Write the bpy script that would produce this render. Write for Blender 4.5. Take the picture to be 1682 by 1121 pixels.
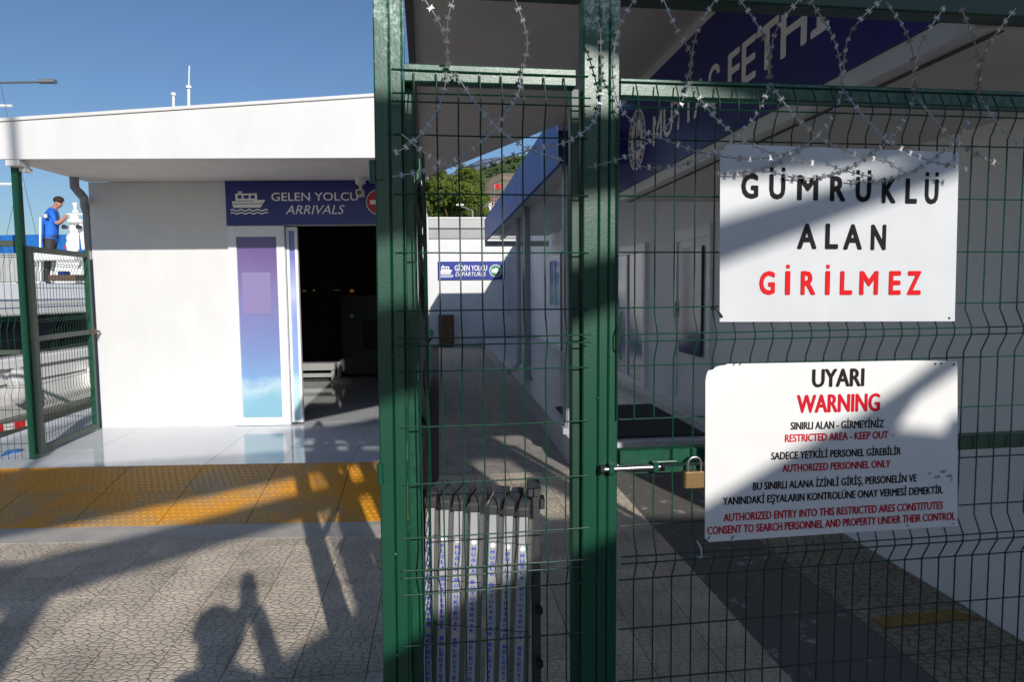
import bpy, bmesh, math, random
from mathutils import Vector, Matrix
random.seed(7)
for o in list(bpy.data.objects): bpy.data.objects.remove(o)
scene = bpy.context.scene
col = scene.collection
R = math.radians

# ---------------------------------------------------------------- camera
FPX, CAMH = 1121.0, 1.6
PIT, ROL = math.atan(85.7/1121), 0.0098
cam_d = bpy.data.cameras.new('camera'); cam = bpy.data.objects.new('camera', cam_d); col.objects.link(cam)
cam_d.sensor_width = 36; cam_d.lens = 36*FPX/1682; cam_d.clip_start = .02; cam_d.clip_end = 12000
fwd = Vector((0, math.cos(PIT), -math.sin(PIT))); up0 = Vector((0, math.sin(PIT), math.cos(PIT))); rt0 = Vector((1, 0, 0))
rt = rt0*math.cos(ROL) - up0*math.sin(ROL); up = up0*math.cos(ROL) + rt0*math.sin(ROL)
M3 = Matrix((rt, up, -fwd)).transposed()
cam.matrix_world = Matrix.Translation((0, 0, CAMH)) @ M3.to_4x4()
scene.camera = cam

# ---------------------------------------------------------------- sky, sun, exposure
SUN = Vector((-.392, 1, -.451)).normalized()
sel = math.asin(-SUN.z); saz = math.atan2(-SUN.x, -SUN.y)
world = bpy.data.worlds.new('World'); scene.world = world; world.use_nodes = True
wn = world.node_tree.nodes; wl = world.node_tree.links
bg = wn['Background']; sky = wn.new('ShaderNodeTexSky'); sky.sky_type = 'NISHITA'; sky.sun_disc = False
sky.sun_elevation = sel; sky.sun_rotation = saz; sky.air_density = 1.0; sky.dust_density = .7; sky.ozone_density = 5
wl.new(sky.outputs[0], bg.inputs[0]); bg.inputs[1].default_value = .095
sd = bpy.data.lights.new('sun', 'SUN'); sd.energy = 4.4; sd.angle = R(.55); sd.color = (1, .945, .875)
so = bpy.data.objects.new('sun', sd); col.objects.link(so); so.rotation_euler = SUN.to_track_quat('-Z', 'Y').to_euler(); so.location = (3, -8, 9)
scene.view_settings.view_transform = 'Standard'; scene.view_settings.look = 'None'
scene.view_settings.exposure = 0; scene.view_settings.gamma = 1
scene.render.engine = 'CYCLES'; scene.cycles.max_bounces = 10; scene.cycles.diffuse_bounces = 6

# ---------------------------------------------------------------- survey helpers (points of the place seen from the tripod)
def ray(x, y):
    u = (x-841)/FPX; v = (560.5-y)/FPX
    return fwd + rt*u + up*v
O0 = Vector((0, 0, CAMH))
def onplane(x, y, P, n):
    d = ray(x, y); return O0 + d*((Vector(P)-O0).dot(n)/d.dot(n))
def atY(x, y, Y): return onplane(x, y, (0, Y, 0), Vector((0, 1, 0)))
def atZ(x, y, z=0): return onplane(x, y, (0, 0, z), Vector((0, 0, 1)))
AL = math.atan((841-722)/FPX)
EP = Vector((math.cos(AL), math.sin(AL), 0)); EQ = Vector((-math.sin(AL), math.cos(AL), 0)); EZ = Vector((0, 0, 1))
PH = R(8); FU = Vector((math.cos(PH), math.sin(PH), 0)); FN = Vector((math.sin(PH), -math.cos(PH), 0)); F0 = Vector((-.065, 1.8, 0))
EB = Vector((math.cos(R(1.8)), math.sin(R(1.8)), 0)); NB = Vector((-EB.y, EB.x, 0)); L0 = Vector((-4.33, 7.18, 0))
def W(x, y, z): return Vector((x, y, z))
def A(p, q, z): return EP*p + EQ*q + EZ*z                 # alley frame
def F(u, w, z): return F0 + FU*u + FN*w + EZ*z            # fence frame, w towards the street
def LB(s, t, z): return L0 + EB*s + NB*t + EZ*z           # arrivals building frame
def fz(x, y, w=0):
    P = onplane(x, y, F0+FN*w, FN); return (P-F0).dot(FU), P.z
def onp(x, y, p):
    P = onplane(x, y, EP*p, EP); return P.dot(EQ), P.z
def lb(x, y, t=0):
    P = onplane(x, y, L0+NB*t, NB); return (P-L0).dot(EB), P.z

# ---------------------------------------------------------------- materials
MATS = {}
def mat(name, c, rough=.5, metal=0, noise=0, nscale=8, bump=0, bscale=60, spec=.5, c2=None, stretch=None, rnoise=0, coat=0, objrand=0, emit=None):
    if name in MATS: return MATS[name]
    m = bpy.data.materials.new(name); m.use_nodes = True; MATS[name] = m
    n = m.node_tree.nodes; l = m.node_tree.links; b = n['Principled BSDF']
    b.inputs['Roughness'].default_value = rough; b.inputs['Metallic'].default_value = metal
    b.inputs['Specular IOR Level'].default_value = spec; b.inputs['Coat Weight'].default_value = coat
    b.inputs['Base Color'].default_value = (*c, 1)
    tc = n.new('ShaderNodeTexCoord'); vec = tc.outputs['Object']
    if stretch:
        mp = n.new('ShaderNodeMapping'); mp.inputs['Scale'].default_value = stretch; l.new(vec, mp.inputs[0]); vec = mp.outputs[0]
    if objrand:
        oi = n.new('ShaderNodeObjectInfo'); ad = n.new('ShaderNodeVectorMath'); ad.operation = 'ADD'
        ml = n.new('ShaderNodeMath'); ml.operation = 'MULTIPLY'; ml.inputs[1].default_value = 37; l.new(oi.outputs['Random'], ml.inputs[0])
        l.new(vec, ad.inputs[0]); l.new(ml.outputs[0], ad.inputs[1]); vec = ad.outputs[0]
    if noise or rnoise or c2:
        t = n.new('ShaderNodeTexNoise'); t.inputs['Scale'].default_value = nscale; t.inputs['Detail'].default_value = 7; t.inputs['Roughness'].default_value = .62
        l.new(vec, t.inputs['Vector'])
        r = n.new('ShaderNodeValToRGB'); r.color_ramp.elements[0].position = .32; r.color_ramp.elements[1].position = .7
        k = noise if noise else .15
        cc = c2 if c2 else [min(1, v*(1+k*.5)) for v in c]
        r.color_ramp.elements[0].color = (*[v*(1-k) if not c2 else v for v in c], 1); r.color_ramp.elements[1].color = (*cc, 1)
        l.new(t.outputs['Fac'], r.inputs[0])
        if noise or c2: l.new(r.outputs[0], b.inputs['Base Color'])
        if rnoise:
            mr = n.new('ShaderNodeMapRange'); mr.inputs['From Min'].default_value = .3; mr.inputs['From Max'].default_value = .7
            mr.inputs['To Min'].default_value = max(.02, rough-rnoise); mr.inputs['To Max'].default_value = min(1, rough+rnoise)
            l.new(t.outputs['Fac'], mr.inputs[0]); l.new(mr.outputs[0], b.inputs['Roughness'])
    if bump:
        t2 = n.new('ShaderNodeTexNoise'); t2.inputs['Scale'].default_value = bscale; t2.inputs['Detail'].default_value = 5
        l.new(vec, t2.inputs['Vector']); bp = n.new('ShaderNodeBump'); bp.inputs['Strength'].default_value = bump; bp.inputs['Distance'].default_value = .01
        l.new(t2.outputs['Fac'], bp.inputs['Height']); l.new(bp.outputs[0], b.inputs['Normal'])
    if emit:
        b.inputs['Emission Color'].default_value = (*emit[:3], 1); b.inputs['Emission Strength'].default_value = emit[3]
    return m

def green_paint():
    m = mat('green_paint', (.006, .098, .048), .36, bump=.03, bscale=90, spec=.5)
    n = m.node_tree.nodes; l = m.node_tree.links; b = n['Principled BSDF']
    tc = n.new('ShaderNodeTexCoord')
    t = n.new('ShaderNodeTexNoise'); t.inputs['Scale'].default_value = 38; t.inputs['Detail'].default_value = 9; t.inputs['Roughness'].default_value = .75
    l.new(tc.outputs['Object'], t.inputs['Vector'])
    r = n.new('ShaderNodeValToRGB'); e = r.color_ramp.elements
    e[0].position = .3; e[0].color = (.003, .045, .024, 1); e[1].position = .62; e[1].color = (.007, .082, .042, 1)
    e2 = r.color_ramp.elements.new(.70); e2.color = (.03, .15, .09, 1); e3 = r.color_ramp.elements.new(.76); e3.color = (.34, .42, .37, 1)
    l.new(t.outputs['Fac'], r.inputs[0]); l.new(r.outputs[0], b.inputs['Base Color'])
    # chipped paint; the coat below paints sun sheen too, towards the post tops
    return m
def fence_paint_top():
    m = mat('green_paint_chipped_sheen', (.01, .12, .06), .36, bump=.05, bscale=150, spec=.5)
    n = m.node_tree.nodes; l = m.node_tree.links; b = n['Principled BSDF']
    tc = n.new('ShaderNodeTexCoord')
    t = n.new('ShaderNodeTexNoise'); t.inputs['Scale'].default_value = 70; t.inputs['Detail'].default_value = 10; t.inputs['Roughness'].default_value = .8
    t2 = n.new('ShaderNodeTexNoise'); t2.inputs['Scale'].default_value = 9; t2.inputs['Detail'].default_value = 3
    l.new(tc.outputs['Object'], t.inputs['Vector']); l.new(tc.outputs['Object'], t2.inputs['Vector'])
    sp = n.new('ShaderNodeSeparateXYZ'); l.new(tc.outputs['Object'], sp.inputs[0])
    mr = n.new('ShaderNodeMapRange'); mr.inputs['From Min'].default_value = 1.95; mr.inputs['From Max'].default_value = 2.35; mr.inputs['To Min'].default_value = -.20; mr.inputs['To Max'].default_value = .16  # whiter with height: chipped paint plus sun reflection put into the colour
    l.new(sp.outputs['Z'], mr.inputs[0])
    a = n.new('ShaderNodeMath'); a.operation = 'ADD'; l.new(t.outputs['Fac'], a.inputs[0]); l.new(mr.outputs[0], a.inputs[1])
    a2 = n.new('ShaderNodeMath'); a2.operation = 'MULTIPLY_ADD'; a2.inputs[1].default_value = .35; l.new(t2.outputs['Fac'], a2.inputs[0]); l.new(a.outputs[0], a2.inputs[2])
    r = n.new('ShaderNodeValToRGB'); e = r.color_ramp.elements
    e[0].position = .55; e[0].color = (.003, .058, .030, 1); e[1].position = .72; e[1].color = (.010, .09, .052, 1)
    q = r.color_ramp.elements.new(.80); q.color = (.10, .21, .16, 1); q = r.color_ramp.elements.new(.9); q.color = (.42, .5, .45, 1)
    l.new(a2.outputs[0], r.inputs[0]); l.new(r.outputs[0], b.inputs['Base Color'])
    return m
green = green_paint(); green_dk = mat('shaded_green_paint', (.004, .045, .024), .45, bump=.03, bscale=90); greenw = fence_paint_top()  # the darker green is the same paint with shade put into its colour
wire_m = mat('wire_coating', (.003, .045, .024), .35, spec=.4)
steel = mat('galvanised_steel', (.42, .42, .41), .42, .75, noise=.3, nscale=90)
chrome = mat('bright_steel', (.5, .5, .48), .32, 1, noise=.2, nscale=120)
brass = mat('brass', (.27, .175, .075), .5, .7, noise=.15, nscale=120, bump=.1, bscale=300)
signw = mat('sign_white', (.58, .60, .62), .4, noise=.04, nscale=6, rnoise=.08, bump=.03, bscale=25)
signw2 = mat('sign_white_plastic', (.74, .74, .73), .42, noise=.035, nscale=4, rnoise=.08)
black_p = mat('black_print', (.012, .012, .014), .75, spec=.15)
red_p = mat('red_print', (.62, .008, .012), .7, spec=.2)
wall_w = mat('white_panel', (.665, .67, .67), .5, noise=.06, nscale=2.2, bump=.04, bscale=14, stretch=(1.6, 1.6, .7))
wall_sh = mat('white_render', (.84, .84, .85), .6, noise=.07, nscale=2.2, bump=.08, bscale=30)
soff = mat('soffit_board', (.70, .67, .63), .7, noise=.09, nscale=3.5, bump=.12, bscale=70)
trim = mat('white_trim', (.66, .66, .65), .4, noise=.06, nscale=6)
dark_trim = mat('dark_brown_trim', (.06, .05, .045), .6, noise=.2)
navy = mat('navy_vinyl', (.014, .022, .19), .34, noise=.12, nscale=2)
navy_s = mat('blue_vinyl', (.03, .085, .40), .5, noise=.1, nscale=1.5)
lilac = mat('lilac_vinyl', (.5, .45, .78), .4)
letter_w = mat('white_letters', (.85, .85, .85), .5)
alum = mat('door_aluminium', (.74, .76, .78), .35, noise=.05, nscale=5)
grey_col = mat('grey_column', (.33, .35, .40), .5, noise=.08, nscale=3)
rubber = mat('black_rubber', (.012, .012, .013), .7, bump=.3, bscale=240)
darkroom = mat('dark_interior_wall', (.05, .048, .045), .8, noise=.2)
machine = mat('machine_grey', (.03, .03, .035), .5)
mach_l = mat('light_grey_metal', (.30, .31, .30), .45, noise=.1)
plas_d = mat('dark_grey_plastic', (.045, .045, .048), .42, bump=.1, bscale=90)
alum_g = mat('anodised_grey', (.46, .48, .48), .4, .25, noise=.08, nscale=14)
blue_p = mat('blue_print', (.03, .06, .62), .45)
wood = mat('brown_wood', (.13, .055, .022), .45, noise=.3, nscale=5, stretch=(8, 8, .8))
cloth_b = mat('torn_black_netting', (.010, .011, .011), .85, bump=.6, bscale=60, noise=.4)
glass_d = mat('tinted_glass', (.03, .035, .06), .08, noise=.1)
yw = mat('gelcoat_white', (.88, .88, .86), .25, noise=.05, nscale=2, coat=.3)
ywin = mat('boat_dark_glass', (.01, .011, .013), .08)
canvas = mat('grey_canvas', (.42, .43, .44), .8, noise=.1, nscale=6, bump=.2, bscale=20)
bluehull = mat('blue_tarpaulin', (.012, .14, .46), .55, noise=.15, nscale=2)
skin = mat('skin', (.46, .22, .14), .5, noise=.08, nscale=20)
polo = mat('blue_polo', (.012, .14, .60), .75, noise=.12, nscale=7)
trous = mat('dark_trousers', (.035, .035, .04), .8, noise=.15)
hair_m = mat('dark_hair', (.02, .014, .01), .7, bump=.5, bscale=120)
orange = mat('orange_paint', (.7, .22, .03), .5)
redt = mat('red_fabric', (.6, .015, .02), .6)

def sky_print(name, purple):
    m = mat(name, (.3, .3, .6), .14, spec=.5); n = m.node_tree.nodes; l = m.node_tree.links; b = n['Principled BSDF']
    tc = n.new('ShaderNodeTexCoord'); sp = n.new('ShaderNodeSeparateXYZ'); l.new(tc.outputs['Object'], sp.inputs[0])
    no = n.new('ShaderNodeTexNoise'); no.inputs['Scale'].default_value = 3.2; no.inputs['Detail'].default_value = 5; l.new(tc.outputs['Object'], no.inputs['Vector'])
    ma = n.new('ShaderNodeMath'); ma.operation = 'MULTIPLY_ADD'; ma.inputs[1].default_value = .35; l.new(no.outputs['Fac'], ma.inputs[0]); l.new(sp.outputs['Z'], ma.inputs[2])
    r = n.new('ShaderNodeValToRGB'); mr = n.new('ShaderNodeMapRange'); mr.inputs['From Min'].default_value = .3; mr.inputs['From Max'].default_value = 2.35
    l.new(ma.outputs[0], mr.inputs[0]); l.new(mr.outputs[0], r.inputs[0])
    e = r.color_ramp.elements
    cs = [(0, (.22, .42, .52)), (.07, (.24, .46, .58)), (.13, (.42, .58, .66)), (.18, (.20, .35, .60)), (.42, (.19, .23, .46)), (.62, (.20, .18, .40)), (.8, (.16, .11, .29)), (1, (.10, .06, .20))] if purple else \
         [(0, (.30, .55, .62)), (.12, (.52, .72, .75)), (.2, (.25, .42, .68)), (.5, (.26, .34, .65)), (.62, (.45, .52, .72)), (.8, (.17, .2, .5)), (1, (.10, .10, .34))]
    while len(e) > 2: e.remove(e[0])
    e[0].position = cs[0][0]; e[0].color = (*cs[0][1], 1); e[1].position = 1; e[1].color = (*cs[-1][1], 1)
    for p, c in cs[1:-1]: q = e.new(p); q.color = (*c, 1)
    l.new(r.outputs[0], b.inputs['Base Color']); return m
print_p = sky_print('purple_cloud_print', True); print_b = sky_print('blue_cloud_print', False)

def paver_mat(name, c, groove, cell=15, dist=1.0, gw=.045):
    m = mat(name, c, .75); n = m.node_tree.nodes; l = m.node_tree.links; b = n['Principled BSDF']
    tc = n.new('ShaderNodeTexCoord'); ge = n.new('ShaderNodeNewGeometry')
    oi0 = n.new('ShaderNodeObjectInfo'); om = n.new('ShaderNodeMath'); om.operation = 'MULTIPLY'; om.inputs[1].default_value = 19; l.new(oi0.outputs['Random'], om.inputs[0])
    oa = n.new('ShaderNodeVectorMath'); oa.operation = 'ADD'; l.new(ge.outputs['Position'], oa.inputs[0]); l.new(om.outputs[0], oa.inputs[1])
    mp = n.new('ShaderNodeMapping'); mp.inputs['Scale'].default_value = (cell*.78, cell*1.15, 1); mp.inputs['Rotation'].default_value = (0, 0, R(6)); l.new(oa.outputs[0], mp.inputs[0])
    ns = n.new('ShaderNodeTexNoise'); ns.inputs['Scale'].default_value = 1.3; l.new(mp.outputs[0], ns.inputs['Vector'])
    ad = n.new('ShaderNodeMixRGB'); ad.blend_type = 'ADD'; ad.inputs[0].default_value = .35; l.new(mp.outputs[0], ad.inputs[1]); l.new(ns.outputs['Color'], ad.inputs[2])
    v = n.new('ShaderNodeTexVoronoi'); v.feature = 'DISTANCE_TO_EDGE'; v.voronoi_dimensions = '2D'; v.inputs['Scale'].default_value = 1; v.inputs['Randomness'].default_value = .85
    l.new(ad.outputs[0], v.inputs['Vector'])
    r = n.new('ShaderNodeValToRGB'); r.color_ramp.elements[0].position = gw*.35; r.color_ramp.elements[1].position = gw*1.6
    r.color_ramp.elements[0].color = (0, 0, 0, 1); r.color_ramp.elements[1].color = (1, 1, 1, 1); l.new(v.outputs[0], r.inputs[0])
    n1 = n.new('ShaderNodeTexNoise'); n1.inputs['Scale'].default_value = 3; n1.inputs['Detail'].default_value = 8; l.new(ge.outputs['Position'], n1.inputs['Vector'])
    n2 = n.new('ShaderNodeTexNoise'); n2.inputs['Scale'].default_value = 130; n2.inputs['Detail'].default_value = 6; l.new(ge.outputs['Position'], n2.inputs['Vector'])
    oi = n.new('ShaderNodeObjectInfo')
    m1 = n.new('ShaderNodeMapRange'); m1.inputs['From Min'].default_value = .3; m1.inputs['From Max'].default_value = .7; m1.inputs['To Min'].default_value = .70; m1.inputs['To Max'].default_value = 1.12; l.new(n1.outputs['Fac'], m1.inputs[0])
    m2 = n.new('ShaderNodeMapRange'); m2.inputs['From Min'].default_value = .3; m2.inputs['From Max'].default_value = .7; m2.inputs['To Min'].default_value = .82; m2.inputs['To Max'].default_value = 1.14; l.new(n2.outputs['Fac'], m2.inputs[0])
    m3 = n.new('ShaderNodeMapRange'); m3.inputs['To Min'].default_value = .84; m3.inputs['To Max'].default_value = 1.06; l.new(oi.outputs['Random'], m3.inputs[0])
    a = n.new('ShaderNodeMath'); a.operation = 'MULTIPLY'; l.new(m1.outputs[0], a.inputs[0]); l.new(m2.outputs[0], a.inputs[1])
    a2 = n.new('ShaderNodeMath'); a2.operation = 'MULTIPLY'; l.new(a.outputs[0], a2.inputs[0]); l.new(m3.outputs[0], a2.inputs[1])
    mx = n.new('ShaderNodeMixRGB'); mx.inputs[1].default_value = (*groove, 1); mx.inputs[2].default_value = (*c, 1); l.new(r.outputs[0], mx.inputs[0])
    mm = n.new('ShaderNodeMixRGB'); mm.blend_type = 'MULTIPLY'; mm.inputs[0].default_value = 1; l.new(mx.outputs[0], mm.inputs[1]); l.new(a2.outputs[0], mm.inputs[2])
    l.new(mm.outputs[0], b.inputs['Base Color'])
    hs = n.new('ShaderNodeMath'); hs.operation = 'MULTIPLY_ADD'; hs.inputs[1].default_value = .08; l.new(n2.outputs['Fac'], hs.inputs[0])
    r2 = n.new('ShaderNodeMapRange'); r2.inputs['From Max'].default_value = gw*2.2; l.new(v.outputs[0], r2.inputs[0]); l.new(r2.outputs[0], hs.inputs[2])
    bp = n.new('ShaderNodeBump'); bp.inputs['Strength'].default_value = .8; bp.inputs['Distance'].default_value = .006*dist
    l.new(hs.outputs[0], bp.inputs['Height']); l.new(bp.outputs[0], b.inputs['Normal']); return m
paver = paver_mat('stamped_paver', (.70, .60, .475), (.53, .445, .345), cell=28, gw=.07)
paver_t = paver_mat('tan_stamped_paver', (.33, .28, .215), (.15, .12, .09), cell=18, gw=.07)
paver_a = mat('grit_paver', (.36, .33, .29), .8, noise=.28, nscale=9, bump=.6, bscale=160, objrand=1)
slab_m = mat('smooth_concrete', (.48, .45, .40), .75, noise=.18, nscale=5, bump=.25, bscale=120)
joint_m = mat('joint_sand', (.06, .05, .042), .9, noise=.2)
tact_y = None
def tact(name):
    m = mat(name, (.66, .33, .03), .5, bump=.25, bscale=90); n = m.node_tree.nodes; l = m.node_tree.links; b = n['Principled BSDF']
    ge = n.new('ShaderNodeNewGeometry'); t = n.new('ShaderNodeTexNoise'); t.inputs['Scale'].default_value = 1.4; t.inputs['Detail'].default_value = 9; t.inputs['Roughness'].default_value = .6; l.new(ge.outputs['Position'], t.inputs['Vector'])
    r = n.new('ShaderNodeValToRGB'); e = r.color_ramp.elements; e[0].position = .47; e[0].color = (.70, .30, .012, 1); e[1].position = .62; e[1].color = (.44, .29, .13, 1)
    l.new(t.outputs['Fac'], r.inputs[0]); l.new(r.outputs[0], b.inputs['Base Color']); return m
tact_y = tact('worn_yellow_tactile')
tile_w = mat('polished_white_tile', (.66, .68, .71), .07, noise=.05, nscale=2.5, rnoise=.04, objrand=1)
marble = mat('grey_marble', (.50, .50, .51), .22, noise=.14, nscale=5, objrand=1, stretch=(1, 3, 1))
def splash():
    m = mat('dark_strip_with_paint', (.13, .12, .11), .8, bump=.4, bscale=120); n = m.node_tree.nodes; l = m.node_tree.links; b = n['Principled BSDF']
    ge = n.new('ShaderNodeNewGeometry'); t = n.new('ShaderNodeTexNoise'); t.inputs['Scale'].default_value = 5.5; t.inputs['Detail'].default_value = 12; t.inputs['Roughness'].default_value = .78; l.new(ge.outputs['Position'], t.inputs['Vector'])
    r = n.new('ShaderNodeValToRGB'); e = r.color_ramp.elements; e[0].position = .57; e[0].color = (.13, .12, .11, 1); e[1].position = .63; e[1].color = (.5, .5, .5, 1)
    l.new(t.outputs['Fac'], r.inputs[0]); l.new(r.outputs[0], b.inputs['Base Color']); return m
strip_m = splash()

# ---------------------------------------------------------------- mesh collecting
class MB:
    def __init__(s): s.v = []; s.f = []; s.m = []
    def add(s, vs, fs, mi=0):
        b = len(s.v); s.v += [Vector(q) for q in vs]; s.f += [[b+i for i in f] for f in fs]; s.m += [mi]*len(fs); return s
    def box(s, fr, a0, a1, b0, b1, c0, c1, mi=0):
        vs = [fr(a, b, c) for c in (c0, c1) for b in (b0, b1) for a in (a0, a1)]
        return s.add(vs, [(0, 2, 3, 1), (4, 5, 7, 6), (0, 1, 5, 4), (2, 6, 7, 3), (0, 4, 6, 2), (1, 3, 7, 5)], mi)
    def bev(s, fr, a0, a1, b0, b1, c0, c1, r, mi=0):      # box with chamfered edges along c
        pl = [(a0+r, b0), (a1-r, b0), (a1, b0+r), (a1, b1-r), (a1-r, b1), (a0+r, b1), (a0, b1-r), (a0, b0+r)]
        vs = [fr(a, b, c0) for a, b in pl] + [fr(a, b, c1) for a, b in pl]
        return s.add(vs, [tuple(range(8))[::-1], tuple(range(8, 16))] + [(i, (i+1) % 8, 8+(i+1) % 8, 8+i) for i in range(8)], mi)
    def prism(s, fr, poly, c0, c1, axis='b', mi=0):       # poly in (a,c) extruded along b, or (a,b) along c, or (b,c) along a
        if axis == 'b': g = lambda p, t: fr(p[0], t, p[1])
        elif axis == 'c': g = lambda p, t: fr(p[0], p[1], t)
        else: g = lambda p, t: fr(t, p[0], p[1])
        n = len(poly); vs = [g(p, c0) for p in poly] + [g(p, c1) for p in poly]
        return s.add(vs, [tuple(range(n))[::-1], tuple(range(n, 2*n))] + [(i, (i+1) % n, n+(i+1) % n, n+i) for i in range(n)], mi)
    def quad(s, a, b, c, d, mi=0): return s.add([a, b, c, d], [(0, 1, 2, 3)], mi)
    def tube(s, pts, r, n=6, mi=0, cap=True):
        pts = [Vector(p) for p in pts]; rs = r if isinstance(r, (list, tuple)) else [r]*len(pts)
        t0 = (pts[1]-pts[0]).normalized(); ref = Vector((0, 0, 1)) if abs(t0.z) < .9 else Vector((1, 0, 0))
        x = t0.cross(ref).normalized(); vs = []
        for i, p in enumerate(pts):
            a = pts[max(0, i-1)]; b = pts[min(len(pts)-1, i+1)]; t = (b-a).normalized()
            x = (x - t*x.dot(t)).normalized(); y = t.cross(x)
            for k in range(n):
                an = 2*math.pi*k/n; vs.append(p + (x*math.cos(an)+y*math.sin(an))*rs[i])
        fs = [(i*n+k, i*n+(k+1) % n, (i+1)*n+(k+1) % n, (i+1)*n+k) for i in range(len(pts)-1) for k in range(n)]
        if cap: fs += [tuple(range(n))[::-1], tuple(range((len(pts)-1)*n, len(pts)*n))]
        return s.add(vs, fs, mi)
    def lathe(s, c, prof, n=14, mi=0, axis=None):
        c = Vector(c); ax = Vector(axis).normalized() if axis else Vector((0, 0, 1)); rf = Vector((1, 0, 0)) if abs(ax.x) < .9 else Vector((0, 1, 0))
        x = ax.cross(rf).normalized(); y = ax.cross(x); vs = []
        for r, z in prof:
            for k in range(n):
                an = 2*math.pi*k/n; vs.append(c+ax*z+(x*math.cos(an)+y*math.sin(an))*max(r, 1e-4))
        m = len(prof)
        fs = [(i*n+k, i*n+(k+1) % n, (i+1)*n+(k+1) % n, (i+1)*n+k) for i in range(m-1) for k in range(n)]
        fs += [tuple(range(n))[::-1], tuple(range((m-1)*n, m*n))]
        return s.add(vs, fs, mi)
    def ball(s, c, r, n=12, sc=(1, 1, 1), mi=0):
        c = Vector(c); vs = []; h = n//2
        for i in range(1, h):
            th = math.pi*i/h
            for k in range(n):
                an = 2*math.pi*k/n; vs.append(c+Vector((math.sin(th)*math.cos(an)*r*sc[0], math.sin(th)*math.sin(an)*r*sc[1], math.cos(th)*r*sc[2])))
        vs += [c+Vector((0, 0, r*sc[2])), c-Vector((0, 0, r*sc[2]))]; t = len(vs)-2
        fs = [(i*n+k, i*n+(k+1) % n, (i+1)*n+(k+1) % n, (i+1)*n+k) for i in range(h-2) for k in range(n)]
        fs += [(t, (k+1) % n, k) for k in range(n)] + [(t+1, (h-2)*n+k, (h-2)*n+(k+1) % n) for k in range(n)]
        return s.add(vs, fs, mi)
    def build(s, name, m, parent=None, smooth=False, recalc=True, bevel=0, base=None):
        me = bpy.data.meshes.new(name)
        off = Vector((0, 0, 0)); q = parent
        while q is not None: off += q.location; q = q.parent
        loc = Vector(base) if base is not None else Vector((0, 0, 0))
        me.from_pydata([tuple(v-off-loc) for v in s.v], [], s.f)
        ms = m if isinstance(m, (list, tuple)) else [m]
        for x in ms: me.materials.append(x)
        if len(ms) > 1:
            for p, i in zip(me.polygons, s.m): p.material_index = i
        if recalc:
            bm = bmesh.new(); bm.from_mesh(me); bmesh.ops.recalc_face_normals(bm, faces=bm.faces); bm.to_mesh(me); bm.free()
        if smooth:
            me.shade_smooth()
            try: me.set_sharp_from_angle(angle=R(40))
            except Exception: pass
        o = bpy.data.objects.new(name, me); col.objects.link(o); o.location = loc
        if parent is not None: o.parent = parent
        if bevel:
            bv = o.modifiers.new('bevel', 'BEVEL'); bv.width = bevel; bv.segments = 2; bv.limit_method = 'ANGLE'
        return o
def tag(o, label, cat, group=None, kind=None):
    if label: o['label'] = label
    if cat: o['category'] = cat
    if group: o['group'] = group
    if kind: o['kind'] = kind
    return o
def thing(name, label, cat, loc, group=None):
    o = bpy.data.objects.new(name, None); col.objects.link(o); o.location = Vector(loc); o.empty_display_size = .1
    return tag(o, label, cat, group)
def struct(o): o['kind'] = 'structure'; return o

# ---------------------------------------------------------------- lettering
_g = {}
def text_geo(txt, bold=0.0, shear=0.0):
    k = (txt, bold, shear)
    if k in _g: return _g[k]
    cu = bpy.data.curves.new('t', 'FONT'); cu.body = txt; cu.size = 1; cu.offset = bold; cu.shear = shear; cu.fill_mode = 'FRONT'; cu.resolution_u = 3
    o = bpy.data.objects.new('t', cu); col.objects.link(o); dg = bpy.context.evaluated_depsgraph_get(); dg.update()
    me = bpy.data.meshes.new_from_object(o.evaluated_get(dg)); vs = [Vector(v.co) for v in me.vertices]; fs = [tuple(p.vertices) for p in me.polygons]
    bpy.data.objects.remove(o); bpy.data.curves.remove(cu); bpy.data.meshes.remove(me)
    x0 = min(v.x for v in vs); x1 = max(v.x for v in vs)
    _g[k] = ([Vector((v.x-x0, v.y, 0)) for v in vs], fs, x1-x0); return _g[k]
CAP = None
def cap_h(bold):
    vs, fs, w = text_geo('H', bold); return min(v.y for v in vs), max(v.y for v in vs)
def letters(mb, fr, txt, a0, a1, c0, c1, b, bold=0., shear=0., mi=0):
    """text between a0..a1 with capitals from c0 (foot) to c1, on the surface b of frame fr"""
    vs, fs, w = text_geo(txt, 0., shear); y0, y1 = cap_h(0.); d = max(0, bold)*(c1-c0)*.9
    sg_ = 1 if (fr(0, b+.01, 0)-O0).length > (fr(0, b, 0)-O0).length else -1
    offs = [(0, 0)] if d <= 0 else [(-d, 0), (d, 0), (0, d*.55), (0, -d*.55)]
    for k, (ox, oz) in enumerate(offs):
        mb.add([fr(a0+ox+(a1-a0)*v.x/w, b-sg_*k*.00012, c0+oz+(c1-c0)*(v.y-y0)/(y1-y0)) for v in vs], fs, mi)
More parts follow.
